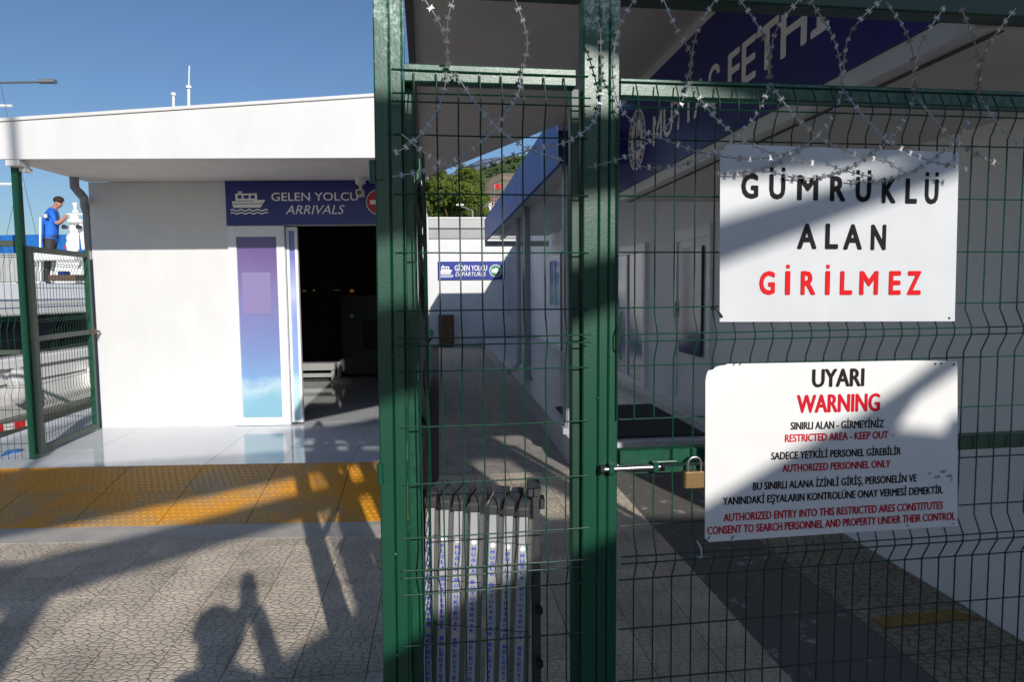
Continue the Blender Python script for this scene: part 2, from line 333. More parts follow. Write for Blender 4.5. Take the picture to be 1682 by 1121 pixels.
def glyph(mb, fr, ch, a0, a1, c0, c1, b, bold, dots=0, mi=0, stroke=.012):
    vs, fs, w = text_geo(ch, 0.); ys = [v.y for v in vs]; y0, y1 = min(ys), max(ys)
    d = bold*(c1-c0)*.9; sg_ = 1 if (fr(0, b+.01, 0)-O0).length > (fr(0, b, 0)-O0).length else -1
    if ch != 'I': a0 += d; a1 -= d
    c0 += d; c1 -= d
    offs = [(0, 0)] if d <= 0 else [(-d, 0), (d, 0), (0, d), (0, -d), (-d*.7, d*.7), (d*.7, d*.7), (-d*.7, -d*.7), (d*.7, -d*.7)]
    for k, (ox, oz) in enumerate(offs):
        mb.add([fr(a0+ox+(a1-a0)*v.x/w, b-sg_*k*.00012, c0+oz+(c1-c0)*(v.y-y0)/(y1-y0)) for v in vs], fs, mi)
    c1 += d; h = c1-c0; a0 -= d; a1 += d
    for k in range(dots):
        ac = (a0+a1)/2 if dots == 1 else (a0+stroke*.6 if k == 0 else a1-stroke*.6)
        mb.quad(fr(ac-stroke/2, b, c1+h*.10), fr(ac+stroke/2, b, c1+h*.10), fr(ac+stroke/2, b, c1+h*.27), fr(ac-stroke/2, b, c1+h*.27), mi)

def copy_obj(o, parent):
    c = o.copy(); col.objects.link(c); c.parent = parent; return c

# ================================================================ SETTING: ground, water, ramp, platform, pavement
g = MB(); g.add([W(-6.3, -60, -.06), W(400, -60, -.06), W(400, 900, -.06), W(-6.3, 900, -.06)], [(0, 1, 2, 3)]); struct(g.build('ground', slab_m))
g = MB(); g.add([W(-3000, -2000, -1.25), W(3000, -2000, -1.25), W(3000, 7000, -1.25), W(-3000, 7000, -1.25)], [(0, 1, 2, 3)])
struct(g.build('water', mat('sea_water', (.01, .035, .045), .08, bump=.5, bscale=1.2)))
g = MB(); g.box(W, -6.45, -6.3, -40, 60, -1.6, .02); struct(g.build('quay_edge', mat('quay_concrete', (.2, .19, .175), .85, noise=.25, nscale=4)))

PSL = .167                                   # rise of the ramp
RB = atZ(618, 857); RB.z = 0
def RF(a, b, c):                             # ramp frame: a along its foot, b up the slope
    P = RB + EB*a + EQ*b; return Vector((P.x, P.y, b*PSL + c))
RD = 1.0
PZ = RD*PSL

pave = MB(); pave.box(W, -6.2, 6, -6, 21, -.05, -.0014)
pv = struct(pave.build('pavement', joint_m))
T = .30; tcache = {}
def paver_mesh(m, wx=T, wy=T):
    k = (m.name, wx, wy)
    if k in tcache: return tcache[k]
    b = MB(); e = .0002; z1 = 0; hx, hy = wx/2-.0019, wy/2-.0019
    def rp(P): return EP*P[0]+EQ*P[1]+EZ*P[2]
    top = [rp(q) for q in ((-hx+e, -hy+e, z1), (hx-e, -hy+e, z1), (hx-e, hy-e, z1), (-hx+e, hy-e, z1))]
    mid = [rp(q) for q in ((-hx, -hy, z1-e), (hx, -hy, z1-e), (hx, hy, z1-e), (-hx, hy, z1-e))]
    bot = [rp(q) for q in ((-hx, -hy, -.03), (hx, -hy, -.03), (hx, hy, -.03), (-hx, hy, -.03))]
    b.add(top+mid+bot, [(0, 1, 2, 3)]+[(4+i, 4+(i+1) % 4, (i+1) % 4, i) for i in range(4)]+[(8+i, 8+(i+1) % 4, 4+(i+1) % 4, 4+i) for i in range(4)])
    me = bpy.data.meshes.new('paver'); me.from_pydata([tuple(v) for v in b.v], [], b.f); me.materials.append(m); tcache[k] = me; return me
cand = []
for i in range(-16, 9):
    for j in range(-4, 66):
        p, q = -.03+i*T+T/2, .1+j*T+T/2
        P = A(p, q, 0)
        back = (P-RB).dot(EQ)
        if p > 1.40 and p < 2.6:
            continue
        if p > 2.6 or q > 19.2: continue
        if p > 1.14 and q > 5.75: continue
        if p < -.13 and back > -.13: continue     # concrete lip, ramp and platform lie here
        if p < -.25 and q > 5.4: continue
        if P.x < -5.9: continue
        d = (P-O0).length
        vis = P.y > 2.4 and abs(P.x/P.y) < .83
        cand.append((0 if vis else 1, d, P, paver if (q < 5.9 or p < -.2) else paver_a))
for j in range(0, 19):                        # tan strip beside the wall
    for i in range(2):
        P = A(1.98+.3*i+.15, .2+j*T+T/2, 0)
        cand.append((0 if P.y > 2.3 and P.x/P.y < .8 else 1, (P-O0).length, P, paver_t))
cand.sort(key=lambda c: (c[0], c[1]))
rest = {}
for k, (v, d, P, m) in enumerate(cand):
    if k < 296:
        o = bpy.data.objects.new('paver', paver_mesh(m)); col.objects.link(o); o.parent = pv
        o.location = (P.x, P.y, random.uniform(-.0002, .0002)); o.rotation_euler = (random.uniform(-.0008, .0008), random.uniform(-.0008, .0008), 0)
    else:
        me = paver_mesh(m); mb = rest.setdefault(m.name, (MB(), m))[0]
        mb.add([Vector(q.co)+P for q in me.vertices], [tuple(f.vertices) for f in me.polygons])
for kk, (mb, m) in rest.items(): mb.build('paver_field', m, pv, recalc=False)['kind'] = 'stuff'
s_ = MB(); s_.box(A, 1.40, 1.975, .2, 5.76, -.03, .0005); struct(s_.build('path', strip_m))
# worn yellow mark on the tan strip
mk = MB(); a = [atZ(1432, 1016, .004), atZ(1560, 1002, .004), atZ(1610, 1016, .004), atZ(1455, 1032, .004)]
mk.add(a, [(0, 1, 2, 3)]); struct(mk.build('painted_marking', mat('worn_yellow_paint', (.30, .19, .03), .7, noise=.4, nscale=30)))
# smooth concrete lip at the foot of the ramp
lp = MB(); lp.prism(RF, [(-5.2, -.29), (.15, -.29), (.15, -.002), (-5.2, -.002)], -.03, -.001, 'c')
for i, v in enumerate(lp.v): v.z = (-.03 if i < 4 else .0016)
struct(lp.build('ramp_lip', slab_m))
# ramp
rm = MB(); rm.prism(RF, [(0, 0), (RD, 0), (RD, -.10), (0, -.02)], -5.2, .14, 'a')
for v in rm.v: v.z -= .016
ramp = struct(rm.build('ramp', slab_m))
aj = [(atZ(x, y)-RB).dot(EB) for x, y in ((259, 863), (401, 861), (548, 859))]
pw = (aj[2]-aj[0])/2
def plate_mesh():
    b = MB(); w, d = pw-.006, RD/2-.006; t = .012
    b.box(lambda x, y, z: EB*x + EQ*y + EZ*(z+y*PSL), 0, w, 0, d, -t, 0)
    for j in range(9):
        for i in range(12):
            cx, cy = (i+.5)*w/12 + (w/48 if j % 2 else -w/48), (j+.5)*d/9
            pts = []
            for (r, z) in ((1, 0), (.55, .0045)):
                for k in range(6):
                    an = k*math.pi/3; pts.append(EB*(cx+math.cos(an)*.0155*r)+EQ*(cy+math.sin(an)*.0105*r)+EZ*(z+(cy+math.sin(an)*.0105*r)*PSL))
            b.add(pts, [(5, 4, 3, 2, 1, 0), (6, 7, 8, 9, 10, 11)]+[(k, (k+1) % 6, 6+(k+1) % 6, 6+k) for k in range(6)])
    me = bpy.data.meshes.new('tactile_plate'); me.from_pydata([tuple(v) for v in b.v], [], b.f); me.materials.append(tact_y)
    bm = bmesh.new(); bm.from_mesh(me); bmesh.ops.recalc_face_normals(bm, faces=bm.faces); bm.to_mesh(me); bm.free(); return me
pm = plate_mesh()
for i in range(-6, 3):
    for j in range(2):
        a0 = aj[0]+i*pw+pw*0
        if a0+pw > .75 or a0 < -5.0: continue
        o = bpy.data.objects.new('tactile_plate', pm); col.objects.link(o); o.parent = ramp; o.location = RF(a0+.003, j*RD/2+.003, random.uniform(-.001, .001)+.002)
# platform with polished tiles
RT = RF(0, RD, 0)
def PF(a, b, c):                              # platform frame, b into the building
    P = RT + EB*a + EQ*b; return Vector((P.x, P.y, c))
pl = MB(); pl.box(PF, -4.0, .195, .0, 7.2, -.02, PZ-.012)
plat = struct(pl.build('platform', joint_m))
def tile_mesh(nm, m, w, d, t, e=.002):
    b = MB(); b.bev(lambda x, y, z: EB*x+EQ*y+EZ*z, 0, w-.003, 0, d-.003, -t, 0, e)
    me = bpy.data.meshes.new(nm); me.from_pydata([tuple(v) for v in b.v], [], b.f); me.materials.append(m)
    bm = bmesh.new(); bm.from_mesh(me); bmesh.ops.recalc_face_normals(bm, faces=bm.faces); bm.to_mesh(me); bm.free(); return me
tm = tile_mesh('tile', tile_w, pw, .6, .012)
for i in range(-7, 1):
    for j in range(12):
        a0 = aj[0]+pw*(i+3)-1.0*0
        if a0 < -4.05 or a0 > .15: continue
        if a0+pw > .2:
            tb = MB(); tb.box(PF, a0, .197, j*.6+.004, j*.6+.601, PZ-.012, PZ); tb.build('tile', tile_w, plat); continue
        o = bpy.data.objects.new('tile', tm); col.objects.link(o); o.parent = plat
        o.location = PF(a0, j*.6+.004, PZ+random.uniform(-.0006, .0006)); o.rotation_euler = (random.uniform(-.0012, .0012), random.uniform(-.0012, .0012), 0)

# ================================================================ ARRIVALS BUILDING (left)
SE = 3.36; HZ = 2.745
ab = thing('arrivals_building', 'low white arrivals building with flat overhanging roof and open sliding doors', 'building', LB(0, 0, PZ))
s0, s1, sd0 = -.045, 1.36, 1.372
w_ = MB(); w_.box(LB, s0, s1, 0, .10, PZ-.15, HZ)
w_.box(LB, s0, s0+.10, .10, 5.5, PZ-.3, HZ); w_.build('wall', wall_w, ab)
for k in range(1, 4):                         # panel joints of the front wall: narrow proud cover strips
    pass
w_ = MB(); w_.box(LB, s1, SE, 0, .10, 2.70, HZ); w_.box(LB, 3.1, SE, 0, .10, PZ-.15, HZ); w_.build('front_wall', wall_w, ab)
w_ = MB(); w_.box(A, -.30, -.20, 7.34, 12.7, -.02, 2.9); w_.build('side_wall', wall_w, ab)
for k in range(6):                            # pilasters along the alley side
    q = 8.0+k*.85; pb = MB(); pb.box(A, -.198, -.165, q, q+.12, .0, 2.85); pb.build('pilaster', wall_w, ab)
# interior
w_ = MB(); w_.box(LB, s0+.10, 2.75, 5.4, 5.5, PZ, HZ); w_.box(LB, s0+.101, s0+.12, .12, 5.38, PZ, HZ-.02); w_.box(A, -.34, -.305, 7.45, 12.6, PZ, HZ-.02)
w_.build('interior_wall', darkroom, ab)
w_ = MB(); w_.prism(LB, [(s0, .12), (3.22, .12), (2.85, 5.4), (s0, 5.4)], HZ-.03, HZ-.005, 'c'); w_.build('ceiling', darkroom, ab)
cl = MB(); cl.box(LB, 2.35, 2.9, 3.2, 3.35, HZ-.06, HZ-.032); cl.build('ceiling_lamp', mach_l, ab)
# roof: soffit, fascia, cap
tF = -1.46
zt = lambda s: 3.03+(s-.10)*(3.25-3.03)/3.39
sf = MB(); sf.prism(LB, [(.10, 2.712), (3.47, 2.712), (3.47, HZ-.03+.03), (.10, HZ-.03+.03)], tF+.03, -.0, 'b')
for i, v in enumerate(sf.v): v.z = (2.72 if (v-L0).dot(NB) < -.5 else 2.752)
sf.v = []; sf.f = []; sf.m = []
sf.add([LB(.08, tF+.02, 2.714), LB(3.47, tF+.02, 2.714), LB(3.47, 0, 2.748), LB(-.045, 0, 2.748), LB(.08, tF+.02, 2.76), LB(3.47, tF+.02, 2.76), LB(3.47, 0, 2.79), LB(-.045, 0, 2.79)],
       [(0, 1, 2, 3), (4, 5, 6, 7), (0, 1, 5, 4), (1, 2, 6, 5), (2, 3, 7, 6), (3, 0, 4, 7)]); sf.build('soffit', soff, ab)
fa = MB(); fa.prism(LB, [(.095, 2.705), (3.49, 2.705), (3.49, zt(3.49)-.03), (.095, zt(.1)-.03)], tF-.02, tF+.02, 'b'); fa.build('fascia', wall_w, ab)
cp = MB(); cp.prism(LB, [(.075, zt(.1)-.028), (3.50, zt(3.49)-.028), (3.50, zt(3.49)), (.075, zt(.1))], tF-.036, tF+.06, 'b'); cp.build('roof_cap', trim, ab, bevel=.004)
ro = MB(); ro.add([LB(.09, tF+.03, zt(.1)-.08), LB(3.48, tF+.03, zt(3.49)-.08), LB(2.93, 5.5, 3.12), LB(-.05, 5.5, 2.98), LB(.09, tF+.03, 2.77), LB(3.48, tF+.03, 2.77), LB(2.93, 5.5, 2.80), LB(-.05, 5.5, 2.80)],
       [(0, 1, 2, 3), (4, 5, 6, 7), (0, 1, 5, 4), (1, 2, 6, 5), (2, 3, 7, 6), (3, 0, 4, 7)]); ro.build('roof', wall_w, ab)
# white bracket under the corner
br = MB(); br.box(LB, .13, .24, tF+.0-.01, tF+.12, 2.655, 2.704); br.box(LB, .19, .235, tF+.06, tF+.16, 2.62, 2.655); br.build('corner_bracket', trim, ab)
# downpipe
dp = MB(); P = [lb(x, y, t_) for x, y, t_ in ((122, 297, -.35), (124, 308, -.35), (136, 325, -.1), (143, 342, .05))]
zz = [P[0][1], P[1][1], P[2][1], P[3][1]]
dp.tube([LB(P[0][0], -.35, 2.76), LB(P[0][0], -.35, P[1][1]), LB(P[1][0]+.015, -.31, P[1][1]-.05), LB(P[2][0], -.08, P[2][1]), LB(P[3][0]-.01, .03, P[3][1]+.02), LB(P[3][0], .05, P[3][1]-.06), LB(P[3][0], .05, PZ-.1)], .043, 10)
dp.build('downpipe', mat('grey_pipe', (.24, .25, .27), .5, noise=.1), ab, smooth=True)
# sliding door: fixed leaf and moving leaf
def leaf(name, a0, a1, t0, z0, z1, fr, pm_, lab=None, poster=False):
    r_ = thing(name, None, None, LB(a0, t0, z0)); r_.parent = ab; r_.location = LB(a0, t0, z0)-ab.location
    b = MB(); b.box(LB, a0, a0+fr, t0, t0+.05, z0, z1); b.box(LB, a1-fr, a1, t0, t0+.05, z0, z1)
    b.box(LB, a0+fr, a1-fr, t0+.001, t0+.049, z1-fr*1.35, z1); b.box(LB, a0+fr, a1-fr, t0+.001, t0+.049, z0, z0+fr); b.build('frame', alum, r_, bevel=.003)
    b = MB(); b.box(LB, a0+fr-.001, a1-fr+.001, t0+.018, t0+.03, z0+fr, z1-fr*1.35); o = b.build('glass', pm_, r_)
    return r_
lf = leaf('sliding_door', 1.372, 1.955, -.035, PZ+.004, 2.285, .085, print_p)
lf2 = leaf('sliding_door', 1.957, 2.075, .02, PZ+.02, 2.275, .03, print_b)
b = MB(); q0 = lb(397, 448, -.02); q1 = lb(446, 515, -.02)
b.box(LB, q0[0], q1[0], -.019, -.0175, q1[1], q0[1]); b.build('notice_sheet', mat('pale_lilac_sheet', (.25, .21, .41), .3), lf)
def blob(mb, fr, cx, cz, rx, rz, b, n=14, seed=1):
    rr = random.Random(seed); mb.add([fr(cx+rx*math.cos(2*math.pi*k/n)*rr.uniform(.7, 1.15), b, cz+rz*math.sin(2*math.pi*k/n)*rr.uniform(.7, 1.15)) for k in range(n)], [tuple(range(n))])
# door head and track
b = MB(); b.box(LB, 1.372, 3.1, -.02, .09, 2.288, 2.72); b.build('door_head', trim, ab)
# arrivals sign
sg = thing('arrivals_sign', 'navy blue sign reading GELEN YOLCU ARRIVALS with a white ship, over the doorway', 'sign', LB(1.37, -.03, 2.29))
b = MB(); b.box(LB, 1.372, 3.05, -.05, -.021, 2.292, 2.742); b.build('panel', navy, sg)
b = MB(); bb = -.0525
gx = lambda x, y: lb(x, y, bb)
P0, P1 = gx(446, 330), gx(588, 316); letters(b, LB, 'GELEN YOLCU', P0[0], P1[0], P0[1], P1[1]+.0, bb, .018)
P0, P1 = gx(469, 352), gx(566, 337); letters(b, LB, 'ARRIVALS', P0[0], P1[0], P0[1], P1[1], bb, -.006, .28)
b.build('lettering', letter_w, sg, recalc=False)
def ship(mb, fr, a0, a1, c0, c1, bb, windows=True):
    w = a1-a0; h = c1-c0; X = lambda u: a0+u*w; Z = lambda v: c0+v*h
    q = lambda pts: mb.add([fr(X(u), bb, Z(v)) for u, v in pts], [tuple(range(len(pts)))])
    q([(.06, .52), (.93, .61), (.93, .62), (.64, .61), (.64, .57), (.05, .56)]) if False else None
    q([(.08, .28), (.80, .28), (.87, .44), (.05, .44)]); q([(.05, .47), (.88, .47), (.94, .62), (.64, .62), (.62, .56), (.04, .56)])
    for u0, u1, v0, v1 in ((.14, .20, .58, .9), (.66, .72, .62, .9), (.20, .66, .83, .9), (.20, .66, .585, .68), (.31, .36, .68, .83), (.50, .55, .68, .83)):
        q([(u0, v0), (u1, v0), (u1, v1), (u0, v1)])
    q([(.22, .92), (.32, .92), (.32, 1), (.22, 1)])
    for k in range(2):
        n = 24; t = []; bt = []
        for i in range(n+1):
            u = i/n; v = .20-.13*k+.035*math.sin(u*math.pi*9); t.append(fr(X(u), bb, Z(v))); bt.append(fr(X(u), bb, Z(v-.055)))
        for i in range(n): mb.quad(bt[i], bt[i+1], t[i+1], t[i])
b = MB(); P0, P1 = gx(379, 352), gx(439, 314); ship(b, LB, P0[0], P1[0], P0[1], P1[1], bb); b.build('ship_emblem', letter_w, sg, recalc=False)
cc = gx(622, 332); b = MB()
def disc(mb, fr, cx, cz, r, bb, n=28, mi=0): mb.add([fr(cx+r*math.cos(2*math.pi*k/n), bb, cz+r*math.sin(2*math.pi*k/n)) for k in range(n)], [tuple(range(n))], mi)
disc(b, LB, cc[0], cc[1], .132, bb, mi=0); disc(b, LB, cc[0], cc[1], .124, bb-.002, mi=1); b.box(LB, cc[0]-.09, cc[0]+.09, bb-.0045, bb-.004, cc[1]-.022, cc[1]+.022, 0)
b.build('no_entry_symbol', [letter_w, mat('sign_red', (.45, .02, .02), .4)], sg, recalc=False)
# security camera under the soffit
sc = thing('security_camera', 'small white dome-neck security camera hanging under the soffit by the sign', 'camera', LB(2.78, -.3, 2.74))
cs = lb(592, 300, -.25); b = MB(); b.lathe(LB(cs[0], -.25, 2.66), [(.02, 0), (.05, .02), (.06, .085)], 12); b.build('mount', trim, sc, smooth=True)
b = MB(); b.tube([LB(cs[0], -.25, 2.67), LB(cs[0], -.25, 2.60)], .018, 8); b.bev(LB, cs[0]-.035, cs[0]+.035, -.33, -.21, 2.55, 2.61, .008); b.build('body', trim, sc)
b = MB(); b.lathe(LB(cs[0], -.331, 2.578), [(.024, 0), (.02, .012), (.001, .013)], 12, axis=-NB); b.build('lens', mat('amber_lens', (.05, .03, .01), .1), sc)

# things inside the hall
xr = thing('baggage_scanner', 'black baggage scanner cabinet standing in the dark arrivals hall', 'scanner', LB(2.1, 3.0, PZ))
b = MB(); b.bev(LB, 1.6, 2.85, 4.0, 4.8, PZ+.05, PZ+1.35, .05); b.build('cabinet', machine, xr)
b = MB(); b.box(LB, 2.0, 2.6, 3.98, 3.999, PZ+.45, PZ+.95); b.build('tunnel_curtain', rubber, xr)
for (x, y, w, h, e) in ((501, 478, 8, 3, (0.9, 0.7, 0.1, 0.087)), (516, 477, 3, 3, (0.1, 1, 0.5, 0.21)), (579, 478, 8, 9, (1, 0.35, 0.03, 0.122)), (579, 519, 7, 8, (0.1, 0.9, 0.3, 0.042)), (555, 477, 14, 3, (0.5, 0.5, 0.6, 0.042))):
    P = lb(x, y, 3.97); k = 3.97+7.2; d = k/1121
    b = MB(); b.box(LB, P[0]-w*d/2, P[0]+w*d/2*.5, 3.962, 3.975, P[1]-h*d/2*.5, P[1]+h*d/2*.5); b.build('indicator_light', mat('lamp_%d_%d' % (x, y), (.05, .05, .05), .4, emit=e), xr)
cv = thing('conveyor_table', 'low grey roller conveyor just inside the open arrivals doorway', 'conveyor', LB(2.1, 3.4, PZ))
P0 = lb(497, 612, 3.3); P1 = lb(549, 597, 3.3); zt_ = P1[1]
b = MB(); b.box(LB, P0[0]-.8, P1[0], 3.3, 3.9, zt_-.11, zt_); b.build('top', mach_l, cv, bevel=.006)
b = MB(); b.box(LB, P0[0]-.8, P1[0]-.02, 3.33, 3.37, zt_-.22, zt_-.16); b.build('side_rail', mach_l, cv)
for a_ in (P0[0]-.3, P1[0]-.06):
    b = MB(); b.box(LB, a_, a_+.05, 3.34, 3.39, PZ, zt_-.11); b.build('leg', mach_l, cv)
st = thing('stand_foot', 'small post on a pale triangular foot beside the conveyor in the hall', 'stand', LB(2.5, 3.2, PZ))
P0 = lb(560, 627, 3.2); b = MB(); b.prism(LB, [(P0[0]-.1, 3.05), (P0[0]+.08, 3.05), (P0[0]+.17, 3.2), (P0[0]+.04, 3.38), (P0[0]-.1, 3.35)], PZ+.002, PZ+.07, 'c'); b.build('foot', trim, st)
b = MB(); b.tube([LB(P0[0]-.02, 3.2, PZ+.05), LB(P0[0]-.02, 3.2, PZ+.34)], .03, 8); b.build('post', mach_l, st)
ch = thing('waiting_chair', 'dark metal waiting chair at the back of the arrivals hall', 'chair', LB(2.75, 2.6, PZ))
b = MB(); b.box(LB, 2.65, 3.0, 2.5, 2.9, PZ+.42, PZ+.46); b.build('seat', machine, ch)
b = MB(); b.box(LB, 2.65, 3.0, 2.9, 2.94, PZ+.5, PZ+.9); b.build('backrest', machine, ch)
for a_ in (2.67, 2.97):
    for t_ in (2.52, 2.86): b = MB(); b.tube([LB(a_, t_, PZ), LB(a_, t_, PZ+.42)], .012, 6); b.build('leg', steel, ch)

# ================================================================ ALLEY CANOPY (sloping grey soffit)
cn = thing('alley_canopy', 'sloping grey canopy roof over the passage between the two terminal buildings', 'canopy', A(.7, 4, 2.8))
b = MB(); c1 = [A(-.07, 2.05, 2.54), A(1.585, 2.05, 3.22), A(1.585, 5.93, 3.22), A(-.15, 6.0, 2.54)]
b.add(c1+[v+EZ*.10 for v in c1], [(0, 1, 2, 3), (4, 5, 6, 7), (0, 1, 5, 4), (1, 2, 6, 5), (2, 3, 7, 6), (3, 0, 4, 7)]); b.build('roof_slab', soff, cn)
b = MB(); b.add([A(-.088, 2.05, 2.515), A(-.060, 2.05, 2.515), A(-.140, 6.0, 2.515), A(-.165, 6.0, 2.515), A(-.088, 2.05, 2.66), A(-.060, 2.05, 2.66), A(-.140, 6.0, 2.66), A(-.165, 6.0, 2.66)],
      [(0, 1, 2, 3), (4, 5, 6, 7), (0, 1, 5, 4), (1, 2, 6, 5), (2, 3, 7, 6), (3, 0, 4, 7)]); b.build('edge_beam', dark_trim, cn)

# ================================================================ DEPARTURES BUILDING (right)
db = thing('departures_building', 'long white terminal building on the right with glazed doors above a tiled podium', 'building', A(2.6, 6, 0))
b = MB(); b.box(A, 2.58, 2.75, 2.1, 19.2, -.02, 3.3); b.build('wall', wall_sh, db)
b = MB(); b.box(A, 2.75, 7.5, 2.1, 2.25, -.02, 3.3); b.box(A, 7.35, 7.5, 2.25, 19.2, -.02, 3.3); b.build('end_wall', wall_sh, db)
b = MB(); b.box(A, 1.62, 7.6, 1.92, 5.86, 3.215, 3.4); b.box(A, 2.5, 7.6, 5.86, 19.25, 3.24, 3.45); b.build('roof', wall_sh, db)
b = MB(); b.box(A, 1.62, 2.58, 1.92, 5.9, 2.352, 2.40); b.build('soffit', soff, db)
b = MB(); b.box(A, 1.585, 1.62, 1.92, 5.9, 2.352, 2.425); b.box(A, 1.59, 1.62, 1.92, 5.9, 3.14, 3.214); b.box(A, 1.62, 2.7, 1.92, 1.95, 2.40, 3.214); b.build('fascia_trim', trim, db)
b = MB(); b.box(A, 1.66, 1.68, 1.92, 5.9, 2.3465, 2.3515); b.build('drip_groove', dark_trim, db)
b = MB(); b.box(A, 2.565, 2.579, 5.8, 19.2, .24, .33); b.build('skirting', trim, db)
# doors on the podium
def wdoor(q0, q1, z0, z1, panes, gm, label=None):
    d = thing('door', None, None, A(2.56, q0, z0)); d.parent = db; d.location = A(2.56, q0, z0)-db.location
    if label: d['label'] = label
    b = MB(); f_ = .09; b.box(A, 2.53, 2.579, q0, q0+f_, z0, z1); b.box(A, 2.53, 2.579, q1-f_, q1, z0, z1); b.box(A, 2.531, 2.579, q0+f_, q1-f_, z1-f_*1.3, z1)
    ks = [q0+f_+(q1-q0-2*f_)*i/panes for i in range(panes+1)]
    for k in ks[1:-1]: b.box(A, 2.532, 2.579, k-.035, k+.035, z0, z1-f_*1.3)
    b.box(A, 2.5315, 2.579, q0+f_, q1-f_, z0, z0+.08); b.build('frame', alum, d)
    hq = q1-.16; b = MB(); b.tube([A(2.50, hq, z0+.95), A(2.50, hq, z0+1.12)], .012, 6); b.box(A, 2.50, 2.53, hq-.01, hq+.01, z0+1.02, z0+1.04); b.build('handle', steel, d)
    for i in range(panes):
        zlo = z0+.08 if gm is not ywin else z0+.75
        g_ = MB(); g_.box(A, 2.55, 2.562, ks[i]+(.035 if i else 0), ks[i+1]-(.035 if i < panes-1 else 0), zlo, z1-f_*1.3); g_.build('glass', gm, d)
    return d
wdoor(8.25, 9.9, .33, 2.16, 2, mat('lilac_print_glass', (.14, .14, .30), .12, c2=(.33, .33, .45), nscale=1.8))
dd = wdoor(6.2, 7.2, .33, 2.2, 1, alum)
b = MB(); b.box(A, 2.515, 2.53, 6.37, 6.98, .92, 2.0); b.build('glass', print_p if False else mat('dark_blue_print_glass', (.045, .05, .13), .12, c2=(.10, .12, .26), nscale=2.2), dd)
wn_ = thing('window', None, None, A(2.56, 14.2, 1.2)); wn_.parent = db; wn_.location = A(2.56, 14.2, 1.2)-db.location
b = MB(); b.box(A, 2.53, 2.578, 14.2, 15.6, 1.15, 1.23); b.box(A, 2.53, 2.578, 14.2, 15.6, 2.22, 2.3); b.box(A, 2.531, 2.578, 14.2, 14.28, 1.23, 2.22); b.box(A, 2.531, 2.578, 15.52, 15.6, 1.23, 2.22); b.box(A, 2.531, 2.578, 14.86, 14.92, 1.23, 2.22); b.build('frame', alum, wn_)
b = MB(); b.box(A, 2.55, 2.56, 14.28, 15.52, 1.23, 2.22); b.build('pane', print_b, wn_)
b = MB(); b.box(A, 2.50, 2.578, 13.3, 14.0, .3, 2.35); b.build('black_doorway_panel', rubber, db)  # solid black slab; the doorway's darkness is put into its colour
b = MB(); q0 = onp(1100, 400, 2.57); q1 = onp(1110, 425, 2.57); b.box(A, 2.572, 2.579, q1[0], q0[0], q1[1], q0[1]); b.build('wall_notice', trim, db)
# podium
pd = MB(); pd.box(A, 1.165, 2.6, 5.80, 19.2, -.02, .226); podium = struct(pd.build('podium', joint_m))
def tile_box(nm, m, fr, a0, a1, b0, b1, c0, c1, par):
    b = MB(); b.box(fr, a0, a1, b0, b1, c0, c1); return b.build(nm, m, par)
for j in range(22):
    for i in range(4):
        p0 = 1.15+i*.37; q0 = 5.78+j*.6
        tile_box('tile', marble, A, p0+.001, min(p0+.368, 2.563), q0+.001, q0+.598, .2265, .24+random.uniform(-.0006, .0006), podium)
for j in range(22):
    q0 = 5.80+j*.6; tile_box('riser_tile', marble, A, 1.152, 1.1645, q0+.001, q0+.598, 0, .2255, podium)
for i in range(4):
    p0 = 1.152+i*.37; tile_box('riser_tile', marble, A, p0+.001, min(p0+.368, 2.575), 5.785, 5.799, 0, .2255, podium)
mt = MB(); mt.bev(A, 1.30, 2.42, 5.95, 7.62, .2412, .254, .01); tag(mt.build('doormat', rubber), 'large black rubber doormat on the tiled podium in front of the glazed doors', 'doormat')
# fascia sign MUTTAS FETHIYE ...
ms = thing('fascia_sign', 'long navy fascia sign with big white letters MUTTAS FETHIYE and a round emblem', 'sign', A(1.58, 4, 2.8))
ms['label'] = 'long navy fascia sign with big white letters and a round emblem above the right wall'
b = MB(); b.box(A, 1.572, 1.589, 1.93, 5.88, 2.427, 3.138); b.build('panel', navy, ms)
BS = lambda a, b_, c: A(b_, 5.9-a, c)          # a runs along the band towards the street, so the text reads left to right
b = MB(); pb = 1.5695
def bq(x, y): q, z = onp(x, y, 1.57); return 5.9-q, z
lx = [('M', 1070, 1090), ('U', 1094, 1106), ('T', 1108, 1120), ('T', 1123, 1135), ('A', 1140, 1156), ('\u015e', 1163, 1182)]
za, zb = 2.60, 2.93
def along(x): return bq(x, 150)[0]
a0_ = bq(1072, 210)[0]; a1_ = bq(1181, 130)[0]
letters(b, BS, 'MUTTA\u015e', .975, 2.16, 2.63, 2.835, pb, .03)
a2_ = bq(1195, 100)[0]; a3_ = bq(1500, 20)[0]
letters(b, BS, 'FETH\u0130YE', 2.275, 3.64, 2.635, 2.84, pb, .04)
b.build('lettering', letter_w, ms, recalc=False)
b = MB(); ec = bq(1046, 230); ring = lambda r0, r1, mi, n=32, k=0: [b.quad(*[BS(ec[0]+r*math.cos(t), pb-k, ec[1]+r*math.sin(t)) for r, t in ((r0, 2*math.pi*i/n), (r1, 2*math.pi*i/n), (r1, 2*math.pi*(i+1)/n), (r0, 2*math.pi*(i+1)/n))], mi) for i in range(n)]
ring(.001, .235, 0); ring(.16, .17, 1, k=.001); ring(.205, .215, 1, k=.001)
for i in range(20):
    t = 2*math.pi*i/20; b.add([BS(ec[0]+r*math.cos(t+d), pb-.001, ec[1]+r*math.sin(t+d)) for r, d in ((.175, -.08), (.2, -.08), (.2, .08), (.175, .08))], [(0, 1, 2, 3)], 1)
